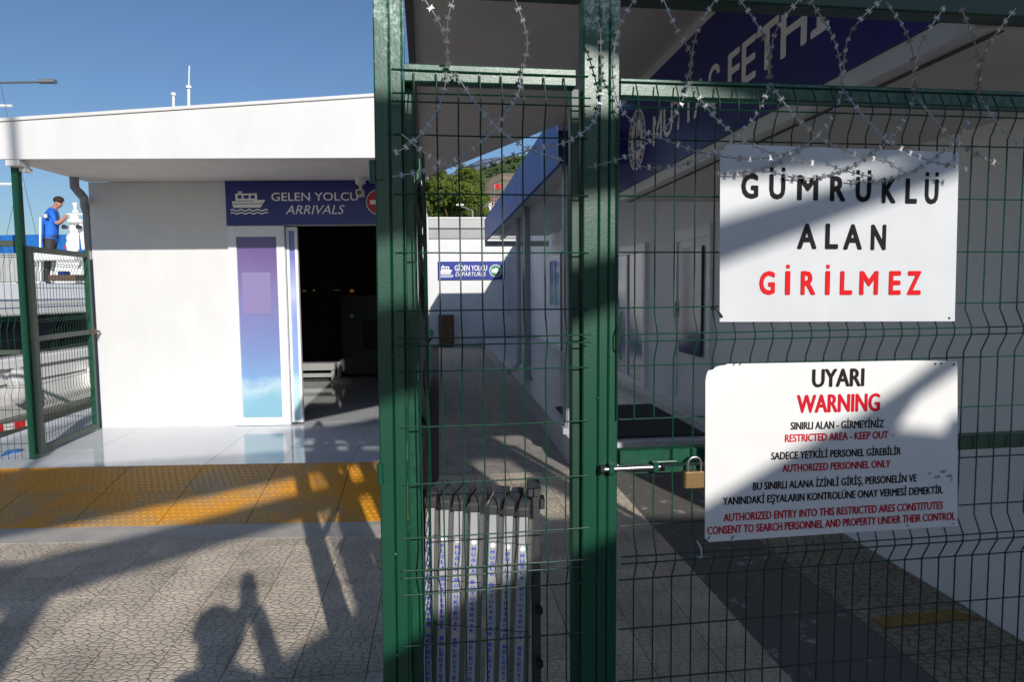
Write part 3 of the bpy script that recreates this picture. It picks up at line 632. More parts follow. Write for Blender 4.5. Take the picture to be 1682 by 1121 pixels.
for u0, u1, v0, v1 in ((-.10, .10, -.09, -.06), (-.09, -.07, -.05, .06), (-.03, -.01, -.05, .09), (.03, .05, -.05, .09), (.08, .1, -.05, .05), (-.07, .09, .0, .02)):
    b.add([BS(ec[0]+u, pb-.0015, ec[1]+v) for u, v in ((u0, v0), (u1, v0), (u1, v1), (u0, v1))], [(0, 1, 2, 3)], 1)
b.build('round_emblem', [letter_w, navy], ms, recalc=False)
# departures canopy over the podium
dc = thing('departures_canopy', 'blue edged canopy on grey columns over the tiled departures podium', 'canopy', A(1.2, 9, 0))
b = MB(); b.box(A, 1.05, 1.09, 6.0, 15.5, 2.68, 3.16); b.build('side_fascia', navy_s, dc)
for k in range(5):
    q = 6.9+k*1.9; x = MB(); x.box(A, 1.0475, 1.0495, q, q+.02, 2.69, 3.15); x.build('fascia_joint', lilac, dc)
b = MB(); b.box(A, 1.05, 1.62, 5.95, 5.998, 2.68, 2.965); b.build('front_fascia', navy, dc)
b = MB(); b.box(A, 1.05, 1.62, 5.951, 5.998, 2.966, 3.16); b.build('front_upper_band', lilac, dc)
b = MB(); b.box(A, 1.09, 2.5, 6.0, 15.5, 2.80, 2.84); b.build('soffit', trim, dc)
b = MB(); b.box(A, 1.09, 2.5, 6.0, 15.5, 3.10, 3.15); b.build('roof', trim, dc)
b = MB(); b.box(A, 1.38, 1.44, 6.02, 15.4, 2.70, 2.798); b.box(A, 1.05, 2.5, 15.42, 15.5, 2.56, 2.679); b.build('gutter_tray', trim, dc)
for (q, pc, r) in ((6.3, 1.235, .08), (10.05, 1.30, .045)):
    b = MB(); b.bev(A, pc-r, pc+r, q-r, q+r, .25, 2.795, r*.35); b.box(A, pc-r*1.35, pc+r*1.35, q-r*1.35, q+r*1.35, .241, .30); b.build('column', grey_col, dc)
b = MB(); b.tube([A(1.33, 11.4, 2.78), A(1.33, 11.4, .36), A(1.27, 11.35, .29), A(1.13, 11.2, .22)], .04, 10); b.build('drainpipe', mat('light_grey_pipe', (.36, .37, .40), .5), dc, smooth=True)

# ================================================================ END OF THE ALLEY
eb = thing('end_building', 'white building closing the far end of the passage', 'building', A(0, 19.4, 0))
b = MB(); b.box(A, -3.2, 7.5, 19.3, 19.5, -.02, 3.02); b.build('wall', wall_w, eb)
b = MB(); b.box(A, -3.2, 7.5, 19.25, 19.5, 3.022, 3.30); b.build('fascia', mat('grey_fascia', (.33, .33, .33), .5, noise=.1), eb)
b = MB(); b.box(A, -3.3, 7.6, 19.18, 19.55, 3.302, 3.56); b.build('parapet', mat('grey_parapet', (.40, .41, .41), .5, noise=.1, nscale=1), eb)
b = MB(); b.box(A, -3.3, 7.6, 19.16, 25, 3.562, 3.60); b.build('roof', wall_w, eb)
gs = thing('departures_sign', 'blue sign reading GIDEN YOLCU DEPARTURES with a green arrow disc on the far wall', 'sign', A(0, 19.25, 2.1))
b = MB(); b.box(A, -.01, 1.85, 19.25, 19.298, 1.87, 2.38); b.build('panel', mat('sign_blue', (.012, .03, .25), .35), gs)
def en(x, y):
    P = onplane(x, y, EQ*19.247, EQ); return P.dot(EP), P.z
b = MB(); P0, P1 = en(747, 445), en(800, 436); letters(b, A, 'G\u0130DEN YOLCU', P0[0], P1[0], P0[1], P1[1], 19.247, .02)
P0, P1 = en(748, 454), en(798, 447); letters(b, A, 'DEPARTURES', P0[0], P1[0], P0[1], P1[1], 19.247, 0, .25); b.build('lettering', letter_w, gs, recalc=False)
b = MB(); P0, P1 = en(722, 456), en(744, 436); ship(b, A, P0[0], P1[0], P0[1], P1[1], 19.247); b.build('ship_emblem', letter_w, gs, recalc=False)
b = MB(); P0 = en(814, 445); disc(b, A, P0[0], P0[1], .175, 19.247, mi=0); disc(b, A, P0[0], P0[1], .158, 19.244, mi=1)
b.add([A(P0[0]+u, 19.241, P0[1]+v) for u, v in ((-.11, -.05), (.0, -.05), (.0, -.1), (.12, 0), (0, .1), (0, .05), (-.11, .05))], [tuple(range(7))], 0)
b.build('arrow_disc', [letter_w, mat('sign_green', (.01, .22, .10), .4)], gs, recalc=False)
nb = thing('notice_banner', 'tall pale printed notice banner on the far wall right of the blue sign', 'notice', A(2, 19.25, 1.7))
b = MB(); b.box(A, 1.88, 2.25, 19.26, 19.298, .87, 2.54); b.build('panel', mat('notice_grey', (.55, .56, .60), .5), nb)
b = MB()
for k in range(22):
    z = 2.48-k*.07; b.box(A, 1.92, 1.92+random.uniform(.12, .29), 19.256, 19.2585, z-.012, z)
b.build('print_lines', mat('print_grey', (.28, .29, .34), .6), nb)
cb = thing('brown_cabinet', 'small brown wooden cabinet against the far wall of the passage', 'cabinet', A(.2, 19.1, 0))
b = MB(); b.box(A, -.02, .40, 18.95, 19.28, .02, .90); b.build('body', wood, cb, bevel=.01)
b = MB(); b.box(A, .03, .35, 18.93, 18.949, .08, .84); b.build('door', wood, cb)
b = MB(); b.box(A, .30, .32, 18.91, 18.929, .45, .52); b.build('handle', steel, cb)
# low sloping white rail posts along the arrivals side wall

# ================================================================ FENCE AND GATES (foreground)
ZB = [2.155, 2.09, 2.07, 1.994, 1.845, 1.695, 1.545, 1.476, 1.456, 1.387, 1.239, 1.087, .941, .862, .842, .785, .643, .49, .34, .262, .242, .18, .08]
FOLDS = [2.08, 1.466, .852, .252]
WR = .0021
def prof(z0, z1):
    zs = [z0]
    for f_ in sorted(FOLDS):
        for d, w in ((-.062, 0), (-.011, .026), (.011, .026), (.062, 0)):
            if z0 < f_+d < z1: zs.append(f_+d)
    zs.append(z1); return sorted(set(zs))
def wz(z):
    for f_ in FOLDS:
        d = abs(z-f_)
        if d < .0115: return .026
        if d < .063: return .026*(1-(d-.011)/.051) if d > .011 else .026
    return 0.
def wire_panel(par, fr, u0, u1, du, bars, z0, z1, w0, cuts=(), r=WR, first=0.):
    u = u0+first; k = 0
    while u <= u1+1e-4:
        segs = [(z0, z1)]
        for cu0, cu1, cz0, cz1 in cuts:
            if cu0 <= u <= cu1: segs = [(z0, cz0), (cz1, z1)]
        jit = random.uniform(-.0015, .0015)
        for a, b_ in segs:
            m = MB(); m.tube([fr(u+jit, w0+max(0, wz(z)), z) for z in prof(a, b_)], r, 6); m.build('vertical_wire', wire_m, par, smooth=True)
        u += du; k += 1
    for z in bars:
        if not (z0-.01 <= z <= z1+.01): continue
        m = MB(); m.tube([fr(u0-.012, w0+max(0, wz(z))-r*1.8, z+random.uniform(-.001, .001)), fr((u0+u1)/2, w0+max(0, wz(z))-r*1.8, z+random.uniform(-.0015, .0015)), fr(u1+.012, w0+max(0, wz(z))-r*1.8, z+random.uniform(-.001, .001))], r, 6); m.build('horizontal_wire', wire_m, par, smooth=True)
def post(name, u0, u1, d, z0, z1, label, cat='post', split=None, tilt=0.):
    t = thing(name, label, cat, F((u0+u1)/2, 0, 0))
    fr = lambda a, b_, c: F(a - tilt*(2.35-c), b_, c)
    cs_ = [u0]+(split or [])+[u1]
    for a, b_ in zip(cs_[:-1], cs_[1:]):
        m = MB(); m.bev(fr, a+.0008, b_-.0008, -d, 0, z0, z1, .0035); m.build('square_tube', greenw, t)
    return t
lp_ = post('gate_post', -.278, -.199, .06, 0, 2.36, 'left green steel gate post, standing between the arrivals doorway and the narrow wire gate', split=[-.239, -.206], tilt=.009)
lp_.children[-1].name = 'square_tube'
for z in (1.12, .35, 1.9):                     # hinges and hasp on the left post
    m = MB(); P = F(-.283, .0, z); m.tube([F(-.287, .004, z-.028), F(-.287, .004, z+.028)], .009, 10); m.box(F, -.283, -.262, .0005, .005, z-.02, z+.02); m.build('hinge', greenw, lp_, smooth=False)
for z in (2.0, 1.43, .9, .62):
    m = MB(); m.ball(F(-.240-.009*(2.35-z), .001, z), .005, 8); m.build('weld_bead', greenw, lp_)
rp_ = post('gate_post', .262, .363, .06, 0, 2.36, 'right green steel gate post carrying the bolt, between the two wire gates', split=[.306, .334], tilt=.005)
for z in (2.0, 1.62, 1.30, .78):
    m = MB(); m.ball(F(.306-.005*(2.35-z), .001, z), .0055, 8); m.build('weld_bead', greenw, rp_)
gb = MB(); gb.bev(lambda a, b_, c: F(c, a, b_), -.07, .0, 2.362, 2.44, -.30, 3.2, .004)
gt = thing('gate_beam', 'green steel cross beam, shade put into its colour, over both gate posts at the top of the picture', 'beam', F(.8, 0, 2.4))
gb.build('square_tube', green_dk, gt)
# narrow gate
ng = thing('wire_gate', 'narrow green wire mesh gate between the two posts with folded barriers behind it', 'gate', F(0, 0, 0))
m = MB(); m.bev(lambda a, b_, c: F(c, a, b_), -.045, -.002, 2.128, 2.173, -.202, .241, .003); m.build('top_rail', greenw, ng)
m = MB(); m.bev(lambda a, b_, c: F(c, a, b_), -.045, -.002, .03, .075, -.205, .235, .003); m.build('bottom_rail', greenw, ng)
m = MB(); m.bev(F, .232, .256, -.055, -.02, .03, 2.126, .003); m.build('stile', green_dk, ng)  # darker green paints in the shadow side of the gate edge
wire_panel(ng, F, -.222, .262, .0555, [z for z in ZB if z not in (1.087,)]+[1.087], .06, 2.150, .006, cuts=((.2, .25, 1.087, 1.239),), first=.043)
# wide gate
wg = thing('wire_gate', 'wide green wire mesh gate on the right carrying the two white notices', 'gate', F(1.1, 0, 0))
m = MB(); m.bev(lambda a, b_, c: F(c, a, b_), -.045, -.002, 2.108, 2.155, .364, 1.98, .003); m.build('top_rail', greenw, wg)
m = MB(); m.bev(lambda a, b_, c: F(c, a, b_), -.045, -.002, 1.108, 1.150, .364, 1.98, .003); m.build('middle_rail', green, wg)
m = MB(); m.bev(lambda a, b_, c: F(c, a, b_), -.045, -.002, .03, .075, .364, 1.98, .003); m.build('bottom_rail', green, wg)
m = MB(); m.bev(F, 1.935, 1.98, -.045, -.003, .03, 2.155, .003); m.build('side_stile', green, wg)
ZR = [z-.012 if z > 2.1 else z for z in ZB]
wire_panel(wg, F, .370, 1.96, .0555, ZR, .06, 2.138, .006, cuts=((.39, .50, 1.093, 1.239),), first=.032)
for z in FOLDS[1:2]:
    m = MB(); m.tube([F(.366, .006, z+.07), F(.350, .03, z+.014), F(.350, .03, z-.02), F(.364, .006, z-.06)], WR, 6); m.build('end_wire', wire_m, wg)
m = MB(); m.tube([F(.352, .008, 1.239), F(.352, .008, 2.05)], WR, 6); m.build('end_wire', wire_m, wg)

# bolt
zb_ = fz(1010, 768)[1]
bo = thing('slide_bolt', 'bright steel slide bolt with spring across the right gate post', 'bolt', F(.4, .02, zb_))
m = MB(); m.tube([F(.305, .018, zb_), F(.47, .018, zb_)], .0075, 12); m.build('bolt_rod', chrome, bo, smooth=True)
m = MB()
for k in range(12): m.lathe(F(.372+k*.0052, .018, zb_), [(.0078, 0), (.0105, .0012), (.0105, .003), (.0078, .0042)], 12, axis=FU)
m.build('spring', chrome, bo, smooth=True)
m = MB(); m.lathe(F(.300, .018, zb_), [(.002, 0), (.013, .001), (.013, .012), (.002, .013)], 12, axis=FU); m.build('bolt_knob', rubber, bo, smooth=True)
for a in (.325, .45):
    m = MB(); m.bev(lambda x, y, z: F(z, x, y), .001, .03, zb_-.014, zb_+.014, a, a+.014, .004); m.build('bolt_keeper', greenw, bo)
m = MB(); m.box(F, .49, .60, .003, .007, zb_-.016, zb_-.004); m.tube([F(.45, .012, zb_+.012), F(.52, .012, zb_+.012)], .004, 8); m.build('hasp_plate', greenw, bo)
# padlock
pk = thing('padlock', 'brass padlock with steel shackle hanging from the bolt hasp', 'padlock', F(.58, .03, 1.09))
P0 = fz(1122, 802, .02); P1 = fz(1158, 773, .02)
m = MB(); m.bev(F, P0[0], P1[0], .012, .032, P0[1], P1[1], .004); m.build('body', brass, pk, bevel=.002)
cx = (P0[0]+P1[0])/2; rr = (P1[0]-P0[0])*.30; zs = P1[1]-.004; zh = fz(1140, 751, .02)[1]-rr
m = MB(); pts = [F(cx-rr, .022, zs)]+[F(cx-rr*math.cos(t), .022, zh+rr*math.sin(t)) for t in [math.pi*i/12 for i in range(13)]]+[F(cx+rr, .022, zs)]
m.tube(pts, .0042, 10); m.build('shackle', chrome, pk, smooth=True)

# upper sign
us = thing('warning_sign', 'upper white sign reading GUMRUKLU ALAN GIRILMEZ in black and red on the wide gate', 'sign', F(1, .03, 1.7))
u0, z1 = .645, 1.988; u1, z0 = 1.368, 1.500
m = MB(); m.prism(F, [fz(1182, 529, .036), fz(1568, 528, .036), fz(1575, 250, .036), fz(1183, 236, .036)], .034, .0365, 'b'); m.build('panel', signw, us)
m1 = MB(); m2 = MB()
C = lambda x, y: fz(1140+x*.3222, 220+y*.3222, .038)
def row(mb, items, yb, yt, xr, xl=0):
    pm__ = red_p if mb is m2 else black_p; mb = MB()
    for ch, x0, x1, dots, dy in items:
        a = C(x0, yb+dy); c = C(x1, yt+dy); b0 = C((x0+x1)/2, yb+dy)[1]; t0 = C((x0+x1)/2, yt+dy)[1]
        glyph(mb, F, ch, a[0], c[0], b0, t0, .0375, .045, dots, stroke=.0105)
    mb.build('lettering', pm__, us, recalc=False)
row(m1, [('G', 240, 330, 0, 0), ('U', 383, 468, 2, 3), ('M', 525, 636, 0, 8), ('R', 693, 775, 0, 13), ('U', 823, 906, 2, 17), ('K', 957, 1032, 0, 23), ('L', 1077, 1141, 0, 25), ('U', 1175, 1250, 2, 28)], 331, 201, 0)
row(m1, [('A', 525, 628, 0, 0), ('L', 668, 738, 0, 0), ('A', 760, 860, 0, 3), ('N', 900, 982, 0, 5)], 588, 457, 0)
row(m2, [('G', 332, 415, 0, 0), ('I', 468, 488, 1, 0), ('R', 543, 622, 0, 0), ('I', 672, 691, 1, 0), ('L', 743, 810, 0, 0), ('M', 842, 942, 0, 0), ('E', 992, 1058, 0, 0), ('Z', 1085, 1160, 0, 0)], 822, 699, 0)
pass
for x, y in ((1302, 940), (1328, 96), (150, 70)):
    a = C(x, y); m = MB(); m.lathe(F(a[0], .0366, a[1]), [(.003, 0), (.003, .002), (.001, .003)], 8, axis=FN); m.build('rivet', black_p, us)
a = C(100, 888); c = C(142, 935); m = MB(); m.tube([F(a[0]-.005, .03, a[1]), F(a[0]+.004, .042, a[1]-.002), F((a[0]+c[0])/2, .046, (a[1]+c[1])/2), F(c[0], .040, c[1])], .0028, 6); m.build('wire_tie', rubber, us)
a = C(1328, 120); m = MB(); m.tube([F(a[0], .039, a[1]+.012), F(a[0]+.001, .041, a[1]), F(a[0]-.001, .039, a[1]-.012)], .002, 6); m.build('wire_tie', steel, us)

# lower sign
ls = thing('warning_sign', 'lower white sign headed UYARI WARNING with chipped corners and lines of black and red text', 'sign', F(1, .03, 1.1))
D = lambda x, y: fz(1140+x*.3223, 560+y*.3223, .036)
ol = [(58, 200), (66, 165), (72, 152), (95, 148), (110, 135), (130, 128), (160, 124), (170, 118), (236, 117), (800, 107), (1100, 101), (1342, 103), (1343, 945), (700, 985), (76, 1028), (56, 1010)]
m = MB(); m.prism(F, [D(x, y) for x, y in ol], .034, .0365, 'b'); m.build('panel', signw2, ls)
m1 = MB(); m2 = MB()
brn_p = mat('dark_brown_print', (.022, .014, .014), .75, spec=.15); crm_p = mat('crimson_print', (.55, .006, .02), .7, spec=.2)
def line(mb, t, x0, x1, yl, hl, yr, hr, bold=.012):
    a = D(x0, yl); c = D(x1, yr); zb0 = (a[1]+c[1])/2; pm__ = crm_p if mb is m2 else brn_p; mb = MB(); hh = D((x0+x1)/2, (yl+yr)/2-(hl+hr)/2)[1]-D((x0+x1)/2, (yl+yr)/2)[1]
    def FF(u, w, z): k = (u-a[0])/(c[0]-a[0]); return F(u, w, z+(a[1]*(1-k)+c[1]*k-zb0))
    letters(mb, FF, t, a[0], c[0], zb0, zb0+hh, .0373, bold*1.6); mb.build('lettering', pm__, ls, recalc=False)
line(m1, 'UYARI', 603, 862, 236, 88, 230, 88, .035)
line(m2, 'WARNING', 525, 942, 368, 88, 357, 88, .035)
line(m1, 'SINIRLI ALAN - G\u0130RMEY\u0130N\u0130Z', 492, 965, 454, 37, 441, 37, .03)
line(m2, 'RESTRICTED AREA - KEEP OUT', 463, 987, 517, 37, 497, 37, .03)
line(m1, 'SADECE YETK\u0130L\u0130 PERSONEL G\u0130REB\u0130L\u0130R', 393, 1052, 607, 36, 580, 36, .03)
line(m2, 'AUTHORIZED PERSONNEL ONLY', 450, 998, 670, 36, 644, 36, .03)
line(m1, 'BU SINIRLI ALANA \u0130Z\u0130NL\u0130 G\u0130R\u0130\u015e, PERSONEL\u0130N VE', 300, 1132, 762, 37, 718, 37, .03)
line(m1, 'YANINDAK\u0130 E\u015eYALARIN KONTROL\u00dcNE ONAY VERMES\u0130 DEMEKT\u0130R.', 147, 1267, 838, 37, 778, 37, .03)
line(m2, 'AUTHORIZED ENTRY INTO THIS RESTRICTED ARES CONSTITUTES', 150, 1265, 922, 38, 857, 38, .03)
line(m2, 'CONSENT TO SEARCH PERSONNEL AND PROPERTY UNDER THEIR CONTROL', 68, 1328, 989, 38, 912, 38, .03)
pass
m = MB()
for i, (x, y, rx, rz) in enumerate(((1200, 676, 9, 8), (1268, 668, 20, 10), (1300, 690, 18, 11), (1238, 695, 22, 9), (1310, 708, 9, 7), (1012, 482, 6, 5), (1086, 943, 7, 6), (1318, 932, 8, 6))):
    a = D(x, y); s_ = .3223*.00172; blob(m, F, a[0], a[1], rx*s_, rz*s_, .0372+.0001*i, seed=i)
m.build('worn_patch', mat('worn_grey', (.30, .32, .36), .6, noise=.3, nscale=80), ls, recalc=False)
for x, y in ((1322, 122), (1258, 116), (1228, 118)):
    a = D(x, y); m = MB(); m.lathe(F(a[0], .0366, a[1]), [(.0028, 0), (.0028, .002), (.001, .003)], 8, axis=FN); m.build('rivet', black_p, ls)
a = D(30, 1060); m = MB(); m.tube([F(a[0]-.006, .03, a[1]+.02), F(a[0]+.004, .035, a[1]), F(a[0]+.006, .035, a[1]-.025), F(a[0]-.001, .03, a[1]-.03)], .0018, 6); m.build('plastic_tie', trim, ls)
for x, y in ((190, 1008), (70, 1010), (200, 122), (232, 120)):
    a = D(x, y); m = MB(); m.tube([F(a[0]-.004, .028, a[1]-.01), F(a[0], .039, a[1]), F(a[0]+.006, .038, a[1]+.007)], .0014, 5); m.build('wire_tie', rubber, ls)

# ---------------------------------------------------------------- razor wire
def spline(pts, n=8):
    out = []
    P = [pts[0]]+list(pts)+[pts[-1]]
    for i in range(1, len(P)-2):
        for k in range(n):
            t = k/n; a, b_, c, d = P[i-1], P[i], P[i+1], P[i+2]
            out.append(tuple(.5*((2*b_[j])+(-a[j]+c[j])*t+(2*a[j]-5*b_[j]+4*c[j]-d[j])*t*t+(-a[j]+3*b_[j]-3*c[j]+d[j])*t**3) for j in range(len(a))))
    out.append(tuple(pts[-1])); return out
def barb_mesh():
    b = MB(); t = .0008
    for s_ in (-1, 1):
        for sx in (-1, 1):
            # pointed blade pair
            b.add([W(sx*.002, -t*s_, -.0016), W(sx*.0085, -t*s_, -.0058), W(sx*.0058, -t*s_, 0), W(sx*.0085, -t*s_, .0058), W(sx*.002, -t*s_, .0016)], [(0, 1, 2, 3, 4)])
    b.box(W, -.003, .003, -.0016, .0016, -.0028, .0028)
    me = bpy.data.meshes.new('barb'); me.from_pydata([tuple(v) for v in b.v], [], b.f); me.materials.append(steel); return me
bmsh = barb_mesh()
def coil(label, strands, base):
    t = thing('razor_wire', label, 'razor wire', base, 'razor wire coils along the top of the gates')
    nb_ = 0
    for st_ in strands:
        pw_ = st_[0]; pts = [F(*((lambda uz, w: (uz[0], w, uz[1]))(fz(x, y, w), w))) for x, y, w in spline([(x, y, w) for x, y, w in st_[1]], 7)]
        m = MB(); m.tube(pts, .0017, 5); m.build('strand', steel, t, smooth=True)
        acc = random.uniform(.004, .02); 
        for a, c in zip(pts[:-1], pts[1:]):
            L = (c-a).length
            while acc < L and nb_ < 290:
                P = a.lerp(c, acc/L); d = (c-a).normalized()
                o = bpy.data.objects.new('barb', bmsh); col.objects.link(o); o.parent = t; o.location = P-t.location
                y_ = (d.cross(FN)).normalized(); zz_ = d; xx_ = y_; yy_ = zz_.cross(xx_)
                tw = random.uniform(-.5, .5)
                Rm = Matrix((xx_, yy_, zz_)).transposed().to_4x4() @ Matrix.Rotation(tw, 4, 'Z')
                o.rotation_euler = Rm.to_euler(); nb_ += 1; acc += .0275
            acc -= L
    for P in t.children: pass
    return t
def arc(pts, w0=.012, w1=.10):
    n = len(pts)-1; return (0, [(x, y, w0+(w1-w0)*math.sin(math.pi*.5*i/n)) for i, (x, y) in enumerate(pts)])
S = []
for pts in ([(735, 112), (734, 70), (737, 25), (750, -15)], [(738, 112), (732, 65), (718, 30), (690, -12)], [(857, 118), (866, 80), (862, 45), (846, 0), (836, -20)],
            [(733, 118), (731, 140), (722, 172), (700, 210), (672, 238), (650, 250)], [(741, 118), (758, 136), (788, 178), (820, 213), (860, 240), (900, 256), (925, 264)],
            [(856, 120), (852, 150), (835, 178), (812, 212), (775, 245), (738, 268), (695, 281), (645, 290)],
            [(988, 150), (980, 190), (960, 215), (925, 235), (880, 244), (820, 262), (770, 274), (725, 268), (690, 245), (660, 220)],
            [(988, 150), (987, 90), (984, 40), (965, 0), (955, -20)]): S.append(arc(pts))
coil('left razor wire coil hanging over the narrow gate', S, F(0, .05, 2.15))
S = []
for pts in ([(1008, 150), (1007, 100), (1018, 40), (1045, -5)], [(1128, 130), (1137, 95), (1128, 75), (1110, 45), (1088, -5)], [(1134, 130), (1136, 90), (1150, 40), (1178, -5)],
            [(1262, 130), (1262, 90), (1247, 45), (1213, -4)], [(1266, 130), (1266, 90), (1277, 45), (1315, -4)], [(1383, 145), (1379, 95), (1363, 50), (1330, 0)],
            [(1385, 145), (1390, 75), (1410, 35), (1452, -4)], [(1501, 150), (1499, 90), (1486, 48), (1455, 2)], [(1503, 150), (1506, 92), (1520, 58), (1552, 10)],
            [(1606, 155), (1606, 105), (1599, 62), (1578, 12)], [(1608, 155), (1612, 100), (1632, 60), (1668, 14)],
            [(1010, 150), (1020, 180), (1060, 215), (1100, 232), (1150, 250), (1210, 260), (1270, 258), (1320, 240)]): S.append(arc(pts))
PK = [(1131, 135), (1264, 135), (1384, 145), (1502, 152), (1607, 158)]
for i, (x, y) in enumerate(PK):
    S.append(arc([(x, y), (x+14, y+20), (x+48, y+62), (x+92, y+96), (x+140, y+118), (x+205, y+133)][:6 if i < 3 else (5 if i == 3 else 4)]))
    S.append(arc([(x, y), (x-8, y+25), (x-28, y+62), (x-62, y+95), (x-108, y+124), (x-165, y+140)] + ([(x-215, y+138)] if i else [])[:1], w1=.05))
coil('right razor wire coil looping above and in front of the wide gate', S, F(1, .05, 2.15))

# ---------------------------------------------------------------- open side leaf covered with torn netting
sl = thing('side_gate_leaf', 'green gate leaf swung inwards behind the left post, covered in torn black netting', 'gate', A(-.1, 2.0, 0))
LP0 = F(-.196, -.05, 0); LPd = (Vector((-.412, 3.05, 0))-Vector((LP0.x, LP0.y, 0))).normalized(); LPn = Vector((LPd.y, -LPd.x, 0))
def SF(a, b_, c): return Vector((LP0.x, LP0.y, 0))+LPd*a+LPn*b_+EZ*c
m = MB(); m.bev(SF, .0, .03, -.02, .012, .06, 2.14, .003); m.build('stile', green, sl)
m = MB(); m.bev(SF, 1.16, 1.20, -.02, .02, .06, 2.16, .003); m.build('stile', green, sl)
for z in (.08, 1.1, 2.12):
    m = MB(); m.bev(lambda a, b_, c: SF(c, a, b_), -.018, .012, z, z+.035, .03, 1.16, .003); m.build('rail', green, sl)
# torn netting sheet with an uneven far edge
rr_ = random.Random(3); m = MB(); n = 70
vs = []
for i in range(n+1):
    z = .12+(2.0-.12)*i/n; e = 1.06+.09*math.sin(z*9)+.07*math.sin(z*31+1)+rr_.uniform(-.05, .05)
    if 1.55 < z < 1.72: e += .12
    for k, a in enumerate((.44+.05*math.sin(z*7), .52, .64, .8, e-.12, e)):
        vs.append(SF(a, .016+.013*math.sin(a*14+z*6)+.008*math.sin(z*23+k), z))
fs = [(i*6+k, i*6+k+1, (i+1)*6+k+1, (i+1)*6+k) for i in range(n) for k in range(5)]
m.add(vs, fs); o = m.build('torn_netting', cloth_b, sl, recalc=False); sm = o.modifiers.new('thick', 'SOLIDIFY'); sm.thickness = .002
# expanded mesh in front of it (diamond strands)
m = MB(); nn = 0
for i in range(-40, 46):
    for s_ in (1, -1):
        a0 = .0; z0_ = .1+i*.045
        p0 = [a0, z0_]; p1 = [1.15, z0_+s_*1.15*.62/.7]
        pts = []
        for k in range(2):
            a, z = (p0, p1)[k]; pts.append([a, z])
        def clip(p, q, zc):
            t = (zc-p[1])/(q[1]-p[1]); return [p[0]+(q[0]-p[0])*t, zc]
        lo, hi = (.1, 1.98)
        if pts[0][1] < lo and pts[1][1] < lo or pts[0][1] > hi and pts[1][1] > hi: continue
        if pts[0][1] < lo: pts[0] = clip(pts[0], pts[1], lo)
        if pts[1][1] < lo: pts[1] = clip(pts[0], pts[1], lo)
        if pts[0][1] > hi: pts[0] = clip(pts[0], pts[1], hi)
        if pts[1][1] > hi: pts[1] = clip(pts[0], pts[1], hi)
        if abs(pts[0][0]-pts[1][0]) < .05: continue
        m.tube([SF(pts[0][0]+.01, .036+.002*s_, pts[0][1]), SF(pts[1][0]+.01, .036+.002*s_, pts[1][1])], .0016, 4)
o = m.build('diamond_mesh', wire_m, sl); o['kind'] = 'stuff'
for (z, dz, a0, a1) in ((1.46, -.12, .45, .85),):   # loose green strips of the torn sheet
    m = MB(); pts = [(a0+(a1-a0)*k/5, .045+.015*math.sin(k*1.4), z+dz*(k/5)**1.3) for k in range(6)]
    vs = []
    for k, (a, w, zz_) in enumerate(pts): vs += [SF(a, w-.004, zz_-.010), SF(a, w+.002, zz_+.010)]
    m.add(vs, [(2*k, 2*k+2, 2*k+3, 2*k+1) for k in range(5)]); o = m.build('loose_strip', green, sl, recalc=False); sm = o.modifiers.new('thick', 'SOLIDIFY'); sm.thickness = .002

# ---------------------------------------------------------------- folded expanding barrier behind the narrow gate
fb = thing('folding_barrier', 'folded expanding barrier with seven grey uprights lettered in blue behind the narrow gate', 'barrier', W(-.1, 2.05, 0))
xs = [(706.5, 703), (729.5, 724), (752.5, 746), (780, 772), (811, 803), (835.5, 827), (860, 852)]
tops = [835, 838, 840, 842, 846, 848, 850]
YB = 2.02
txt = 'MU\u011eLA B\u00dcY\u00dcK\u015eEH\u0130R BELED\u0130YES\u0130'
for i, ((xa, xb), ty) in enumerate(zip(xs, tops)):
    Y = YB - .012*i if False else YB
    Pt = atY(xa, ty, Y); Pb = atY(xb, 1121, Y); sl_ = (Pb.x-Pt.x)/(Pb.z-Pt.z); hw = .0135
    def UF(a, b_, c, Pt=Pt, sl_=sl_, Y=Y): return W(Pt.x+(c-Pt.z)*sl_+a, Y+b_, c)
    m = MB(); m.bev(UF, -hw, hw, 0, .022, .02, Pt.z, .002); m.build('upright', alum_g, fb)
    m = MB(); m.box(UF, hw+.002, hw+.014, .006, .028, .02, Pt.z-.01); m.box(UF, hw+.0145, hw+.0165, .002, .006, .02, Pt.z-.012); m.build('side_channel', mat('channel_grey', (.16, .16, .16), .45, .4), fb)
    # cap: rises and runs back to the right
    pr = [(.0, Pt.z), (.0, Pt.z+.028), (.02, Pt.z+.045), (.13, Pt.z+.052), (.15, Pt.z+.045), (.15, Pt.z+.01), (.03, Pt.z)]
    m = MB(); vs = []
    for sx in (-.017, .017):
        for (b_, z) in pr: vs.append(W(Pt.x+sx+b_*.22, Y-.006+b_, z))
    n = len(pr); m.add(vs, [tuple(range(n))[::-1], tuple(range(n, 2*n))]+[(k, (k+1) % n, n+(k+1) % n, n+k) for k in range(n)])
    m.build('end_cap', plas_d, fb, bevel=.004)
    for ky in (.085, .22, .36):
        zz_ = Pt.z-ky; m = MB(); m.box(UF, -hw-.002, hw+.012, -.0015, -.0003, zz_-.0012, zz_+.0012); m.build('link_joint', machine, fb)
    m = MB(); zl = Pt.z-.103-.002*i; disc(m, UF, 0, zl+.016, .0085, -.0012, 14, 1)
    k = 0
    for chh in txt:
        if chh != ' ':
            glyph(m, UF, chh, -.0062, .0062, zl-.0115, zl, -.001, .04, 0, 0)
        zl -= .0172
    m.build('lettering', [blue_p, mat('print_white', (.8, .8, .85), .4)], fb, recalc=False)
Pe = atY(878, 800, YB+.03); m = MB(); m.bev(lambda a, b_, c: W(Pe.x+a, YB+b_, c), -.012, .016, .02, .05, .02, Pe.z-.02, .003); m.build('end_post', plas_d, fb)
